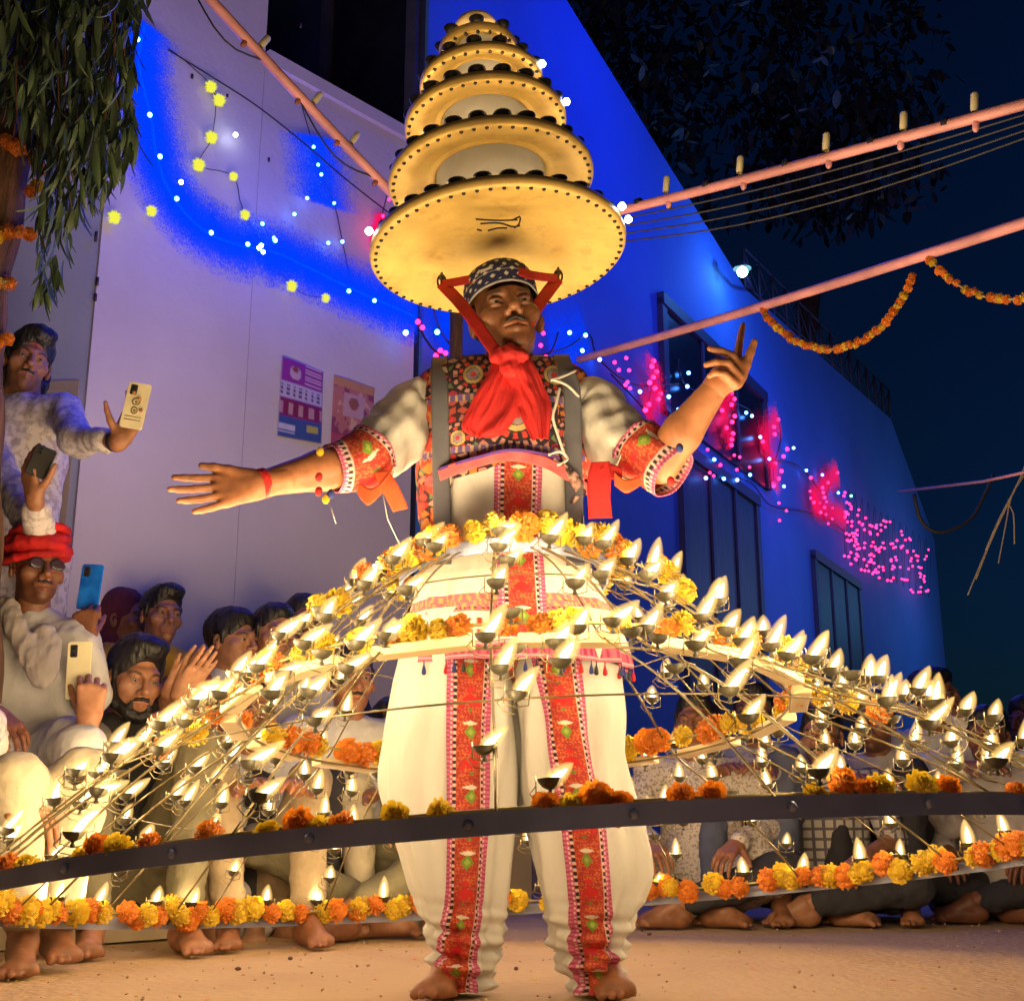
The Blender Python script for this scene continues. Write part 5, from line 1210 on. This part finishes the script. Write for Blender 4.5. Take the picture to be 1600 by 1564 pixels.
hL, hR = V(-.09, 2.80, hipz), V(.09, 2.80, hipz); kL, kR = V(anL[0]-.01, 2.76, .44), V(anR[0]-.02, 2.77, .44)
for a, k, n in ((hL, kL, anL), (hR, kR, anR)): B.cone(a, k, .085, .06, .02); B.cone(k, n, .058, .038, .01)
v, f = B.mesh(.008); parts = [(relax(v, f, 2), f, SKD)]
for an, y in ((anL, -.25), (anR, .2)):
    s = SDF(); foot(s, an, y); v, f = s.mesh(.0045); parts.append((v, f, SKD*.8))
s = SDF(); dL = nrm(P(285, 776, 2.505)-wrL); s.cone(wrL-dL*.05, wrL, .027, .027, .01)
hand(s, wrL, dL, V(.12, -1, .18), V(0, 0, 1), size=1.0, thumb=dL*.85+V(0, .1, .38), spread=.115, curls=[(.0, .08, .08), (.06, .12, .10), (.10, .16, .12), (.04, .14, .12)])
v, f = s.mesh(.0033); parts.append((relax(v, f, 1, .4), f, SKD*1.05))
s = SDF(); dR = nrm(wrR-elR); s.cone(wrR-dR*.05, wrR, .026, .026, .01)
pR = lambda x, y, dy=0.: P(x, y, 2.575+dy)
s.cone(wrR, pR(1132, 588), .027, .026, .015, (V(0, 1, 0), .8))
for a_, b_ in (((1132, 590), (1158, 572)), ((1130, 592), (1157, 586)), ((1128, 596), (1150, 598)), ((1126, 588), (1150, 566))): s.cone(pR(*a_), pR(*b_), .020, .0155, .014)
fingers = [([(1152, 568, .01), (1154, 546, .02), (1157, 527, .03), (1161, 508, .04)], (.0100, .0090, .0080, .0066)),
           ([(1158, 578, -.005), (1144, 556, -.02), (1128, 549, -.03), (1109, 545, -.028)], (.0102, .0094, .0084, .0068)),
           ([(1155, 588, -.012), (1137, 567, -.032), (1120, 566, -.042), (1103, 570, -.038)], (.0102, .0094, .0084, .0068)),
           ([(1149, 598, -.015), (1131, 584, -.036), (1118, 582, -.042), (1108, 588, -.036)], (.0095, .0085, .0075, .0062)),
           ([(1150, 594, .0), (1165, 572, -.004), (1172, 552, -.008), (1179, 534, -.012)], (.0135, .0112, .0098, .0076))]
for pts, rs in fingers:
    q = [pR(*p) for p in pts]
    for i in range(3): s.cone(q[i], q[i+1], rs[i], rs[i+1], .0035 if i else .006)
v, f = s.mesh(.0032); parts.append((relax(v, f, 1, .4), f, SKD*1.05))
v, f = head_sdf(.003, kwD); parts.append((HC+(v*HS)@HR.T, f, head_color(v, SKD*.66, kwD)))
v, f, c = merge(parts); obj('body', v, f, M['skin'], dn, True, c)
add_head_parts(dn, HC, HR, HS, SKD, kwD)
HT = lambda v: HC+(np.asarray(v)*HS)@HR.T
# thin dark hair at the temples and nape
s = SDF(); s.ell((0, .03, .02), (.079, .088, .07), .02); s.ell((0, -.12, -.0), (.074, .09, .09), .01, None, True)
for x in (-1, 1): s.ell((.083*x, .006, -.014), (.018, .024, .034), .006, None, True); s.cone((.073*x, -.012, .02), (.0715*x, -.012, -.015), .008, .006, .008)
v, f = s.mesh(.004); obj('hair', HT(wrinkle(v, f, .002, 120, 3)), f, M['hair'], dn)
# cap: navy cloth with white print
nv, nu = 60, 180; vv, uu = np.meshgrid(np.linspace(0, 1, nv), np.linspace(0, 2*PI, nu, endpoint=False), indexing='ij')
rad = (1-vv**4.5)**(1/2.6); x = .0835*rad*np.cos(uu); y = .006+.103*rad*np.sin(uu); z = .030+.095*vv+.012*(np.sin(uu) < 0)*0-.010*np.sin(uu)*(1-vv)
z = z+.0
pos = np.stack([x, y, z], -1); pos += (.0016*vnoise(pos, 60, 3))[..., None]*nrm(V(0, 0, 1))
cc = np.zeros(pos.shape); cc[:] = (.012, .016, .075)
k = uu*17/PI
row = vv*6.5
cc[(vv < .045) | ((vv > .36) & (vv < .385))] = (.40, .40, .42)
cell = (np.floor(row)+np.floor(k)).astype(int); fx, fy = k % 1-.5, row % 1-.5
cc[(np.abs(fx)+np.abs(fy) < .40) & (cell % 2 == 0) & (vv > .1)] = (.62, .62, .60)
cc[(vnoise(pos, 75, 5) > .45) & (vv > .45)] = (.66, .66, .64)
sheet('cap', HT(pos), M['cloth'], dn, cc, .003, True)

# ---- costume
def rows_surface(rows, Y0):                                        # rows: photo y, left x, right x, depth half-width (front), extra depth shift
    R_ = np.array([r for r in rows], float); t = R_[:, 0]
    def fn(y, u, off=0., ang=False):                                # u: -1..1 front (ang: full angle), y photo row
        y = np.asarray(y, float); u = np.asarray(u, float)
        q = smooth_rows(y.ravel(), t, R_[:, 1:]).reshape(y.shape+(-1,)); xl, xr, hd = q[..., 0], q[..., 1], q[..., 2]; sh = q[..., 3] if q.shape[-1] > 3 else 0
        if ang: cu, su = np.cos(u), np.sin(u)
        else: cu, su = u, np.sqrt(np.maximum(0, 1-np.abs(u)**2.3))
        yf = Y0+sh-hd*.75
        v = (782-y)/F; dy = _c-v*_s; dz = _s+v*_c
        Z = CAMH+dz/dy*yf
        d = yf/dy; X0 = ((xl+xr)/2-800)/F*d; hw = (xr-xl)/2/F*d
        X = X0+cu*(hw+off); Yp = Y0+sh-su*(hd+off)
        return np.stack([X, Yp, Z], -1)
    return fn
torso = rows_surface([(556, 705, 880, .06, .01), (572, 664, 912, .085, 0), (600, 654, 918, .105, 0), (650, 652, 920, .118, 0), (700, 652, 918, .122, 0), (760, 656, 916, .124, 0), (820, 656, 918, .126, 0), (870, 652, 926, .13, 0)], 2.80)
def full(fn, ys, na, off=0, fold=None):
    yy, aa_ = np.meshgrid(ys, np.linspace(0, 2*PI, na, endpoint=False), indexing='ij')
    p = fn(yy, aa_, off, True)
    if fold is not None:
        r_ = fold(yy, aa_); n_ = np.stack([np.cos(aa_), -np.sin(aa_), 0*aa_], -1); p = p+n_*r_[..., None]
    return p
tf = lambda y, a: .0035*np.sin(a*11+y*.03)*smstep(y, 700, 860)+.004*vnoise(np.stack([np.cos(a)*2, y*.02, np.sin(a)*2], -1), 1.2, 7)
sheet('shirt', full(torso, np.linspace(556, 872, 90), 160, 0, tf), M['white_cloth'], dn, None, 0, True, True)
# skirt of the shirt, flaring over the hips
pep = rows_surface([(850, 654, 922, .13, 0), (880, 650, 932, .142, 0), (920, 644, 950, .16, 0), (970, 634, 972, .18, 0), (1010, 628, 986, .192, 0), (1032, 626, 990, .196, 0)], 2.80)
pf = lambda y, a: (.011*np.sin(a*13+.8*np.sin(a*3))+.006*np.sin(a*23+1))*smstep(y, 860, 1030)
ys = np.linspace(852, 1032, 110); pos = full(pep, ys, 260, 0, pf)
yy, aa_ = np.meshgrid(ys, np.linspace(0, 2*PI, 260, endpoint=False), indexing='ij')
def white(shape): return np.full(shape+(3,), 1.)*np.array((.76, .71, .60))
cp = white(yy.shape)
def border(c, m, yy, aa_, f0):
    c[m] = (.62, .13, .20); s_ = np.sin(aa_*f0)
    return c
m1 = (yy > 1004); cp[m1] = (.62, .13, .20); cp[(yy > 1012) & (yy < 1024) & (np.sin(aa_*90) > 0)] = (.30, .02, .08); cp[(np.abs(yy-1008) < 1.6) | (np.abs(yy-1027) < 1.6)] = (.70, .42, .40)
m2 = (yy > 930) & (yy < 958); cp[m2] = (.60, .13, .17); cp[m2 & (np.abs(np.sin(aa_*70)+(yy-944)/9) < .5)] = (.65, .33, .12); cp[(np.abs(yy-954) < 2) & (np.sin(aa_*140) > .2)] = (.02, .01, .02)
m3 = (yy > 966) & (yy < 1000) & (np.sin(aa_*34) > .86) & (np.sin(yy*.35) > -.4); cp[m3] = (.55, .03, .02)
sheet('shirt_skirt', pos, M['cloth'], dn, cp, .002, True, True)
for k in range(30):                                                # tassels under the hem
    a = PI*(k+.5)/30
    if k % 6 in (4,): continue
    p = full(pep, [1032], 260, 0, pf)[0][int(a/(2*PI)*260)]
    b = MB().tube([p+V(0, 0, .004), p+V(0, 0, -.008)], .0012, 5); b.lathe([(.001, .0), (.0042, -.012), (.005, -.020), (.002, -.023), (0, -.023)], 8, None, p+V(0, 0, -.006))
    b.build('tassel', (M['red_cloth'], M['tape'], M['dn_blue'] if 'dn_blue' in M else M.setdefault('dn_blue', mat('navy_thread', (.02, .03, .16), .8)))[k % 3], dn)
# trousers
LROWS = [(950, 640, 806, .14, 0), (1000, 622, 806, .135, 0), (1060, 608, 804, .13, 0), (1150, 601, 803, .125, 0), (1220, 596, 803, .122, 0), (1300, 618, 803, .12, 0), (1380, 640, 798, .112, 0), (1440, 660, 788, .10, 0), (1495, 674, 775, .088, 0), (1552, 682, 760, .074, 0)]
RROWS = [(950, 794, 972, .14, 0), (1000, 798, 976, .135, 0), (1060, 802, 976, .13, 0), (1150, 806, 980, .125, 0), (1220, 810, 992, .122, 0), (1300, 829, 1013, .12, 0), (1350, 840, 1020, .118, 0), (1390, 850, 1014, .112, 0), (1440, 863, 990, .10, 0), (1495, 878, 976, .088, 0), (1556, 902, 968, .074, 0)]
legL, legR = rows_surface(LROWS, 2.79), rows_surface(RROWS, 2.79)
def lfold(seed):
    def fn(y, a):
        w = smstep(y, 990, 1150); b = smstep(y, 1380, 1500)
        return w*(.009*np.sin(a*7+.006*y+seed+.8*np.sin(y*.012))+.006*np.sin(a*13-.012*y+seed*2)+.009*vnoise(np.stack([np.cos(a)*1.5, y*.008+0*a, np.sin(a)*1.5], -1), 1.8, seed))+b*(.008*np.sin(y*.16+2*np.sin(a+seed))+.005*np.sin(y*.29+a*2))
    return fn
def band_cols(u, v):                                               # embroidered band, u -1..1 across, v metres along
    c = np.zeros(u.shape+(3,)); c[:] = (.38, .035, .020)
    n1 = np.sin(u*21+3*np.sin(v*310))*np.sin(v*420+2*np.sin(u*17)); c[n1 > .45] = (.55, .15, .04); c[n1 < -.55] = (.30, .015, .02)
    au = np.abs(u); pv = (v % .132)/.132
    c[au > .60] = (.48, .07, .17)
    c[(au > .88)] = (.52, .15, .25); c[(au > .88) & (np.sin(v*700) > .1)] = (.35, .04, .12)
    c[(au > .58) & (au < .74)] = (.66, .46, .42); c[(au > .60) & (au < .73) & ((v % .0135) < .0075)] = (.018, .008, .012)
    c[(au > .76) & (au < .82) & ((v % .010) < .005)] = (.68, .50, .50)
    dv = np.abs(pv-.30); c[(au/.26+dv/.125 < 1)] = (.16, .26, .03); c[(au/.12+dv/.06 < 1)] = (.30, .40, .06)
    c[(au < .34) & (au/.34+np.abs(pv-.16)/.035 < 1.15)] = (.66, .60, .48)
    c[(au/.40+np.abs(pv-.78)/.105 < 1)] = (.50, .012, .012); c[(au/.22+np.abs(pv-.62)/.05 < 1)] = (.55, .02, .02)
    c[(np.abs(au-.34)/.14+np.abs(pv-.86)/.05 < 1)] = (.50, .015, .015); c[(au/.12+np.abs(pv-.95)/.03 < 1)] = (.10, .20, .04)
    return c
def strip(name, fn, fold, cx, hw, y0, y1, off, parent, rows, nu=56, nv=420):
    ys = np.linspace(y0, y1, nv); uu, yy = np.meshgrid(np.linspace(-1, 1, nu), ys, indexing='xy')
    xc = interp(yy, *cx); h_ = interp(yy, *hw); R_ = np.array(rows); q = smooth_rows(yy.ravel(), R_[:, 0], R_[:, 1:3]).reshape(yy.shape+(2,))
    U = np.clip((xc+uu*h_-(q[..., 0]+q[..., 1])/2)/((q[..., 1]-q[..., 0])/2), -.97, .97); a = np.arccos(U)
    p = fn(yy, a, off, True); n_ = np.stack([np.cos(a), -np.sin(a), 0*a], -1); p = p+n_*fold(yy, a)[..., None]
    vl = np.r_[0, np.cumsum(np.linalg.norm(np.diff(p[:, nu//2], axis=0), axis=1))]
    c = band_cols(uu, np.repeat(vl[:, None], nu, 1)); sheet(name, p, M['cloth'], parent, c, .002)
for nm, fn, sd_, cx, hw, rows, y1 in (('L', legL, 3, ((1000, 1060, 1150, 1300, 1400, 1480, 1540), (736, 735, 733, 732, 726, 716, 712)), ((1000, 1300, 1540), (35, 33, 29)), LROWS, 1550),
                                  ('R', legR, 8, ((1000, 1060, 1150, 1300, 1400, 1480, 1545), (862, 873, 885, 912, 922, 926, 938)), ((1000, 1300, 1545), (36, 34, 30)), RROWS, 1554)):
    fo = lfold(sd_); ys = np.linspace(952, y1, 190)
    tro = sheet('trouser_leg', full(fn, ys, 150, 0, fo), M['white_cloth'], dn, None, 0, True, True)
    strip('embroidered_band', fn, fo, cx, hw, 1020, y1-2, .0035, tro, rows)
# placket down the front of the shirt
PROWS = [(556, 705, 880), (572, 664, 912), (600, 654, 918), (700, 652, 918), (760, 656, 916), (870, 652, 926)]
strip('embroidered_placket', torso, lambda y, a: tf(y, a), ((730, 870), (809, 808)), ((730, 870), (36, 36)), 722, 868, .004, dn, PROWS, 56, 130)
strip('embroidered_placket', pep, pf, ((850, 1032), (810, 822)), ((850, 1032), (35, 38)), 856, 1000, .004, dn, [(850, 654, 922), (880, 650, 932), (920, 644, 950), (970, 634, 972), (1010, 628, 986), (1032, 626, 990)], 56, 140)
# waistcoat, thick with mirror work and stitching
def vest_cols(x, y):
    c = np.zeros(x.shape+(3,)); c[:] = (.035, .012, .02); q = np.stack([x, y, 0*x], -1)
    pal = [(.50, .19, .16), (.42, .025, .02), (.52, .26, .20), (.52, .18, .03), (.46, .34, .26), (.36, .03, .07), (.12, .18, .09), (.44, .07, .05)]
    cs = 15.; gx, gy = np.floor(x/cs), np.floor(y/cs*1.1); hsh = (np.sin(gx*12.9898+gy*78.233)*43758.5453) % 1
    fx, fy = (x/cs) % 1-.5, (y/cs*1.1) % 1-.5; ang = hsh*PI; rx, ry = fx*np.cos(ang)+fy*np.sin(ang), -fx*np.sin(ang)+fy*np.cos(ang)
    shp = (np.abs(rx)/.62+np.abs(ry)/.42 < 1) | (np.hypot(fx+.25*np.sin(hsh*9), fy) < .27)
    ids = (hsh*97 % 1*len(pal)).astype(int)
    for i, k in enumerate(pal): c[shp & (ids == i)] = k
    for cx, cy, R_ in ((805, 655, 62), (742, 592, 34), (862, 590, 34), (720, 690, 26), (885, 680, 24), (672, 640, 20), (905, 640, 18)):
        r = np.hypot(x-cx, y-cy)/R_; t = np.arctan2(y-cy, x-cx); i = r < 1
        c[i] = (.02, .014, .02)
        c[i & (r > .90)] = (.03, .02, .03); c[(r > .70) & (r < .88) & (np.sin(t*R_*.42) > -.2)] = (.58, .28, .24); c[(r > .48) & (r < .64) & (np.sin(t*R_*.26+1) > .0)] = (.55, .04, .03)
        c[(r > .30) & (r < .44)] = (.50, .36, .14); c[r < .28] = (.30, .25, .27); c[r < .13] = (.52, .05, .06)
    for y0 in (628, 708): i = np.abs(y-y0) < 5; c[i & (np.abs(np.sin(x*.28)) > .5)] = (.16, .10, .30); c[i & (np.abs(np.sin(x*.28)) <= .5)] = (.55, .36, .20)
    i = (x < 684) | (x > 892); c[i & (vnoise(q, .16, 2) > .1)] = (.50, .06, .03); c[i & (vnoise(q, .16, 6) > .45)] = (.60, .22, .05)
    return c
def vest_panel(x0, x1, top, bot, nu, nv, off=.010):
    xs = np.linspace(x0, x1, nu); t = np.linspace(0, 1, nv); tt, xx = np.meshgrid(t, xs, indexing='ij'); y0 = interp(xx, *top); y1 = interp(xx, *bot); yy = y0+(y1-y0)*tt
    R_ = np.array(PROWS); q = smooth_rows(yy.ravel(), R_[:, 0], R_[:, 1:3]).reshape(yy.shape+(2,)); U = np.clip((xx-(q[..., 0]+q[..., 1])/2)/((q[..., 1]-q[..., 0])/2), -1.0, 1.0); a = np.arccos(U)
    p = torso(yy, a, off, True); p += (np.stack([np.cos(a), -np.sin(a), 0*a], -1))*(.003*vnoise(np.stack([xx, yy, 0*xx], -1), .045, 4)+.001*vnoise(np.stack([xx, yy, 0*xx], -1), .5, 5))[..., None]
    return p, vest_cols(xx, yy)
p, c = vest_panel(654, 919, ((654, 680, 715, 760, 790, 830, 870, 900, 919), (578, 566, 557, 560, 585, 565, 557, 568, 580)), ((654, 668, 690, 700, 712, 760, 800, 850, 890, 900, 919), (790, 850, 846, 800, 752, 742, 724, 735, 752, 745, 732)), 220, 190)
sheet('waistcoat', p, M['cloth'], dn, c, .004)
# back of the waistcoat
yy, aa_ = np.meshgrid(np.linspace(557, 750, 50), np.linspace(PI+.02, 2*PI-.02, 60), indexing='ij'); sheet('waistcoat_back', torso(yy, aa_, .010, True), mat('dark_brocade', (.10, .02, .03), .85, 0, .5, 40), dn, None, .004)
# flap under the left edge
# grey webbing straps that carry the lamp skirt
def tpt(x, y, off):
    R_ = np.array(PROWS); q = smooth_rows(np.array([y]), R_[:, 0], R_[:, 1:3])[0]; U = np.clip((x-(q[0]+q[1])/2)/((q[1]-q[0])/2), -.98, .98)
    return torso(np.array(y), np.array(math.acos(U)), off, True)
for xs_, bx in (((698, 697, 699, 700, 702), 700), ((868, 882, 884, 886, 888), 888)):
    q = [tpt(x, y, .021) for x, y in zip(xs_, (566, 610, 690, 770, 850))]; e = RING[0]
    end = q[-1]+V(0, -.028, -.055); top = q[0]+V(0, .075, .028); back = V(top[0], 2.915, q[1][2]); low = V(top[0]*1.0, 2.97, .93)
    ribbon('shoulder_strap', [end, q[-1], q[3], q[2], q[1], q[0], top, back, low], .0405, M['grey_strap'], sk, V(1, 0, 0), .003, n=90)
# sash
q = [tpt(664, 752, .012), tpt(700, 745, .024), tpt(740, 735, .026), tpt(790, 724, .026), tpt(840, 730, .026), tpt(880, 748, .026), tpt(912, 755, .014)]
ribbon('sash', q, [.024, .03, .026, .022, .026, .03, .024], mat('pink_sash', (.56, .09, .10), .8, 0, .3, 20, .4, 200, .002), dn, V(0, -.2, 1), .004)
q = [tpt(700, 738, .030), tpt(750, 727, .032), tpt(800, 716, .032), tpt(860, 722, .032)]
ribbon('sash_cord', q, .007, mat('purple_cord', (.10, .03, .22), .8), dn, V(0, -.2, 1), .003)
q = [tpt(850, 730, .028), tpt(880, 750, .030), tpt(895, 775, .028), tpt(882, 782, .026)]
ribbon('sash_end', q, [.03, .028, .03, .02], mat('dark_print', (.10, .03, .05), .85, 0, .9, 60, col2=(.5, .3, .25)), dn, V(.6, 0, .8), .003)
# red scarf knotted under the chin, hanging over the chest
def scarf_sheet(name, rows, seed, amp=.008):
    t = np.linspace(0, 1, 80); u = np.linspace(0, 1, 60); R_ = np.array(rows, float); q = smooth_rows(t, np.linspace(0, 1, len(rows)), R_)
    uu, tt = np.meshgrid(u, t); x = q[:, 0:1]+(q[:, 2:3]-q[:, 0:1])*uu; y = q[:, 1:2]+(q[:, 3:4]-q[:, 1:2])*uu; off = q[:, 4:5]+0*uu
    P_ = np.array([[tpt(x[i, j], y[i, j], off[i, j]) if y[i, j] > 560 else P(x[i, j], y[i, j], 2.70-off[i, j]*.6) for j in range(60)] for i in range(80)])
    fo = amp*(.55*np.sin(uu*10+4*tt+seed+1.2*np.sin(tt*5+uu*3))+1.1*vnoise(np.stack([uu*4, tt*3, 0*uu], -1), 1.6, seed)+.45*vnoise(np.stack([uu*12, tt*4, 0*uu], -1), 1.3, seed+3)+.28*vnoise(np.stack([uu*26, tt*9, 0*uu], -1), 1.3, seed+6))
    P_ = P_+fo[..., None]*V(0, -1, .1); sheet(name, P_, M['red_cloth'], dn, None, .002)
s = SDF()
for a_, b_, r0, r1 in (((774, 556), (798, 554), .017, .021), ((798, 554), (816, 557), .021, .014), ((791, 552), (797, 578), .018, .019)): s.cone(P(*a_, 2.665), P(*b_, 2.655), r0, r1, .012)
v, f = s.mesh(.004); obj('scarf_knot', wrinkle(wrinkle(v, f, .004, 70, 2), f, .0022, 190, 4, (1, 1, .5)), f, M['red_cloth'], dn)
s = SDF(); t = np.linspace(0, 2*PI, 15)
q = np.stack([neck[0]+.064*np.cos(t), neck[1]-.01+.066*np.sin(t), neck[2]+.012+.02*np.sin(t)], 1)
for i in range(14): s.cone(q[i], q[i+1], .017, .017, .02)
v, f = s.mesh(.005); obj('scarf_collar', wrinkle(v, f, .004, 60, 3), f, M['red_cloth'], dn)
scarf_sheet('scarf_tail', [(780, 566, 818, 566, .042), (776, 592, 830, 590, .036), (790, 622, 842, 616, .028), (804, 652, 850, 644, .028), (826, 696, 848, 694, .024)], 1)
scarf_sheet('scarf_tail', [(776, 566, 812, 568, .036), (764, 600, 815, 604, .030), (742, 640, 812, 642, .024), (728, 672, 790, 684, .020), (740, 690, 770, 694, .018)], 4, .006)
# white cord hanging on the chest
b = MB()
for pts in (((850, 604), (868, 594), (884, 582)), ((852, 602), (868, 606), (878, 612), (888, 622)), ((862, 614), (856, 640), (852, 662), (860, 690), (868, 716)), ((846, 720), (862, 712), (872, 722), (858, 734))):
    b.tube(dense([tpt(x, y, .030) for x, y in pts], .008)[0], .0034, 6)
b.build('white_cord', M['white_cloth'], dn)
# sleeves
def sleeve(path, rad, cuffpath, cuffrad, sag, seed, side):
    t = np.linspace(0, 1, 60); q = smooth_rows(t, np.linspace(0, 1, len(path)), np.array(path)); r = smooth_rows(t, np.linspace(0, 1, len(rad)), np.array(rad, float))
    a = np.linspace(0, 2*PI, 90, endpoint=False); T = np.gradient(q, axis=0); pos = []
    for i in range(len(q)):
        R_ = basis(T[i], V(0, 1, 0)); rr_ = r[i]*(1+.035*np.sin(a*5+i*.1+seed)+.025*np.sin(a*9-i*.11))+.0018*np.sin(i*.55+seed+2*a)+.002*np.sin(i*.33+2*np.sin(a))
        d = np.cos(a)[:, None]*R_[:, 0]+np.sin(a)[:, None]*R_[:, 1]; dn_ = np.maximum(0, -d[:, 2:3]); pos.append(q[i]+d*rr_[:, None]*(1+sag[0]*dn_*math.sin(PI*min(1, t[i]*1.25))**1.5))
    o = sheet('sleeve', np.array(pos), M['white_cloth'], dn, None, .002, True)
    t = np.linspace(0, 1, 44); q = smooth_rows(t, np.linspace(0, 1, len(cuffpath)), np.array(cuffpath)); r = smooth_rows(t, np.linspace(0, 1, len(cuffrad)), np.array(cuffrad, float)); a = np.linspace(0, 2*PI, 150, endpoint=False); T = np.gradient(q, axis=0); pos = []
    for i in range(len(q)):
        R_ = basis(T[i], V(0, 1, 0)); pos.append(q[i]+(np.cos(a)[:, None]*R_[:, 0]+np.sin(a)[:, None]*R_[:, 1])*(r[i]*(1+.03*np.sin(a*5+i*.2))))[0] if 0 else pos.append(q[i]+(np.cos(a)[:, None]*R_[:, 0]+np.sin(a)[:, None]*R_[:, 1])*(r[i]*(1+.03*np.sin(a*5+i*.2)))[:, None])
    tt, aa = np.meshgrid(t*2-1, a*.055, indexing='ij'); sheet('cuff', np.array(pos), M['cloth'], o, band_cols(tt, aa), .003, True)
    return o
ctL = elL*.62+wrL*.38
sl = sleeve([P(674, 628, 2.80), P(644, 640, 2.79), P(612, 684, 2.74), P(578, 720, 2.68)], [.060, .066, .074, .060], [shL*.17+elL*.83, elL, elL*.72+wrL*.28], [.066, .064, .053], (.42,), 1, -1)
sr = sleeve([P(902, 626, 2.80), P(932, 638, 2.79), P(962, 684, 2.75), P(1000, 716, 2.70)], [.060, .066, .074, .062], [shR*.26+elR*.74, shR*.10+elR*.90, elR+(elR-shR)*.15], [.069, .067, .060], (.36,), 5, 1)
def hang(pts, w, m, name, wd=V(1, 0, 0), amp=.006, seed=0):
    o = ribbon(name, pts, w, m, dn, wd, .003); return o
orange_red = mat('orange_red_cotton', (.68, .085, .02), .8, 0, .2, 10, .3, 300, .001)
hang([P(560, 762, 2.62), P(578, 776, 2.61), P(600, 758, 2.61), P(612, 735, 2.62)], [.02, .04, .045, .04], orange_red, 'arm_ribbon', V(.3, 0, 1))
hang([P(596, 738, 2.615), P(606, 756, 2.61), P(616, 776, 2.61), P(626, 797, 2.61)], [.03, .038, .036, .034], orange_red, 'arm_ribbon', V(1, 0, .25))
hang([P(972, 742, 2.62), P(950, 736, 2.615), P(938, 742, 2.61)], [.03, .035, .03], M['red_cloth'], 'arm_ribbon', V(0, 0, 1))
hang([P(938, 722, 2.615), P(936, 750, 2.61), P(936, 780, 2.61), P(938, 810, 2.61)], [.04, .052, .050, .052], M['red_cloth'], 'arm_ribbon', V(1, -.15, 0))
hang([P(1000, 752, 2.62), P(978, 760, 2.61), P(960, 748, 2.61)], [.02, .03, .03], orange_red, 'arm_ribbon', V(0, 0, 1))
b = MB()
for (x, y), k in (((498, 768), 0), ((509, 780), 1), ((517, 772), 2), ((500, 706), 1), ((498, 745), 0), ((1048, 752), 0), ((1062, 700), 2)):
    bb = MB().ball(P(x, y, 2.575), (.0085, .0085, .011), 10, 7); bb.build('pompom', (M['red_cloth'], M['yellow'], M['dn_blue'])[k], dn)
b.tube([P(517, 790, 2.58), P(521, 806, 2.58), P(525, 818, 2.58)], .0009, 4); b.tube([P(598, 770, 2.6), P(606, 812, 2.6), P(628, 858, 2.6)], .0011, 4); b.build('loose_thread', M['white_cloth'], dn)
t = np.linspace(0, 2*PI, 25)[:-1]; Rw = basis(wrL-elL); pw = wrL*.97+elL*.03
b = MB()
for k in range(4): b.tube(np.array([pw+Rw@V(.0305*math.cos(x), .0305*math.sin(x), .004*k-.003) for x in t]), .0026, 6, closed=True)
b.build('wrist_thread', M['red_cloth'], dn)
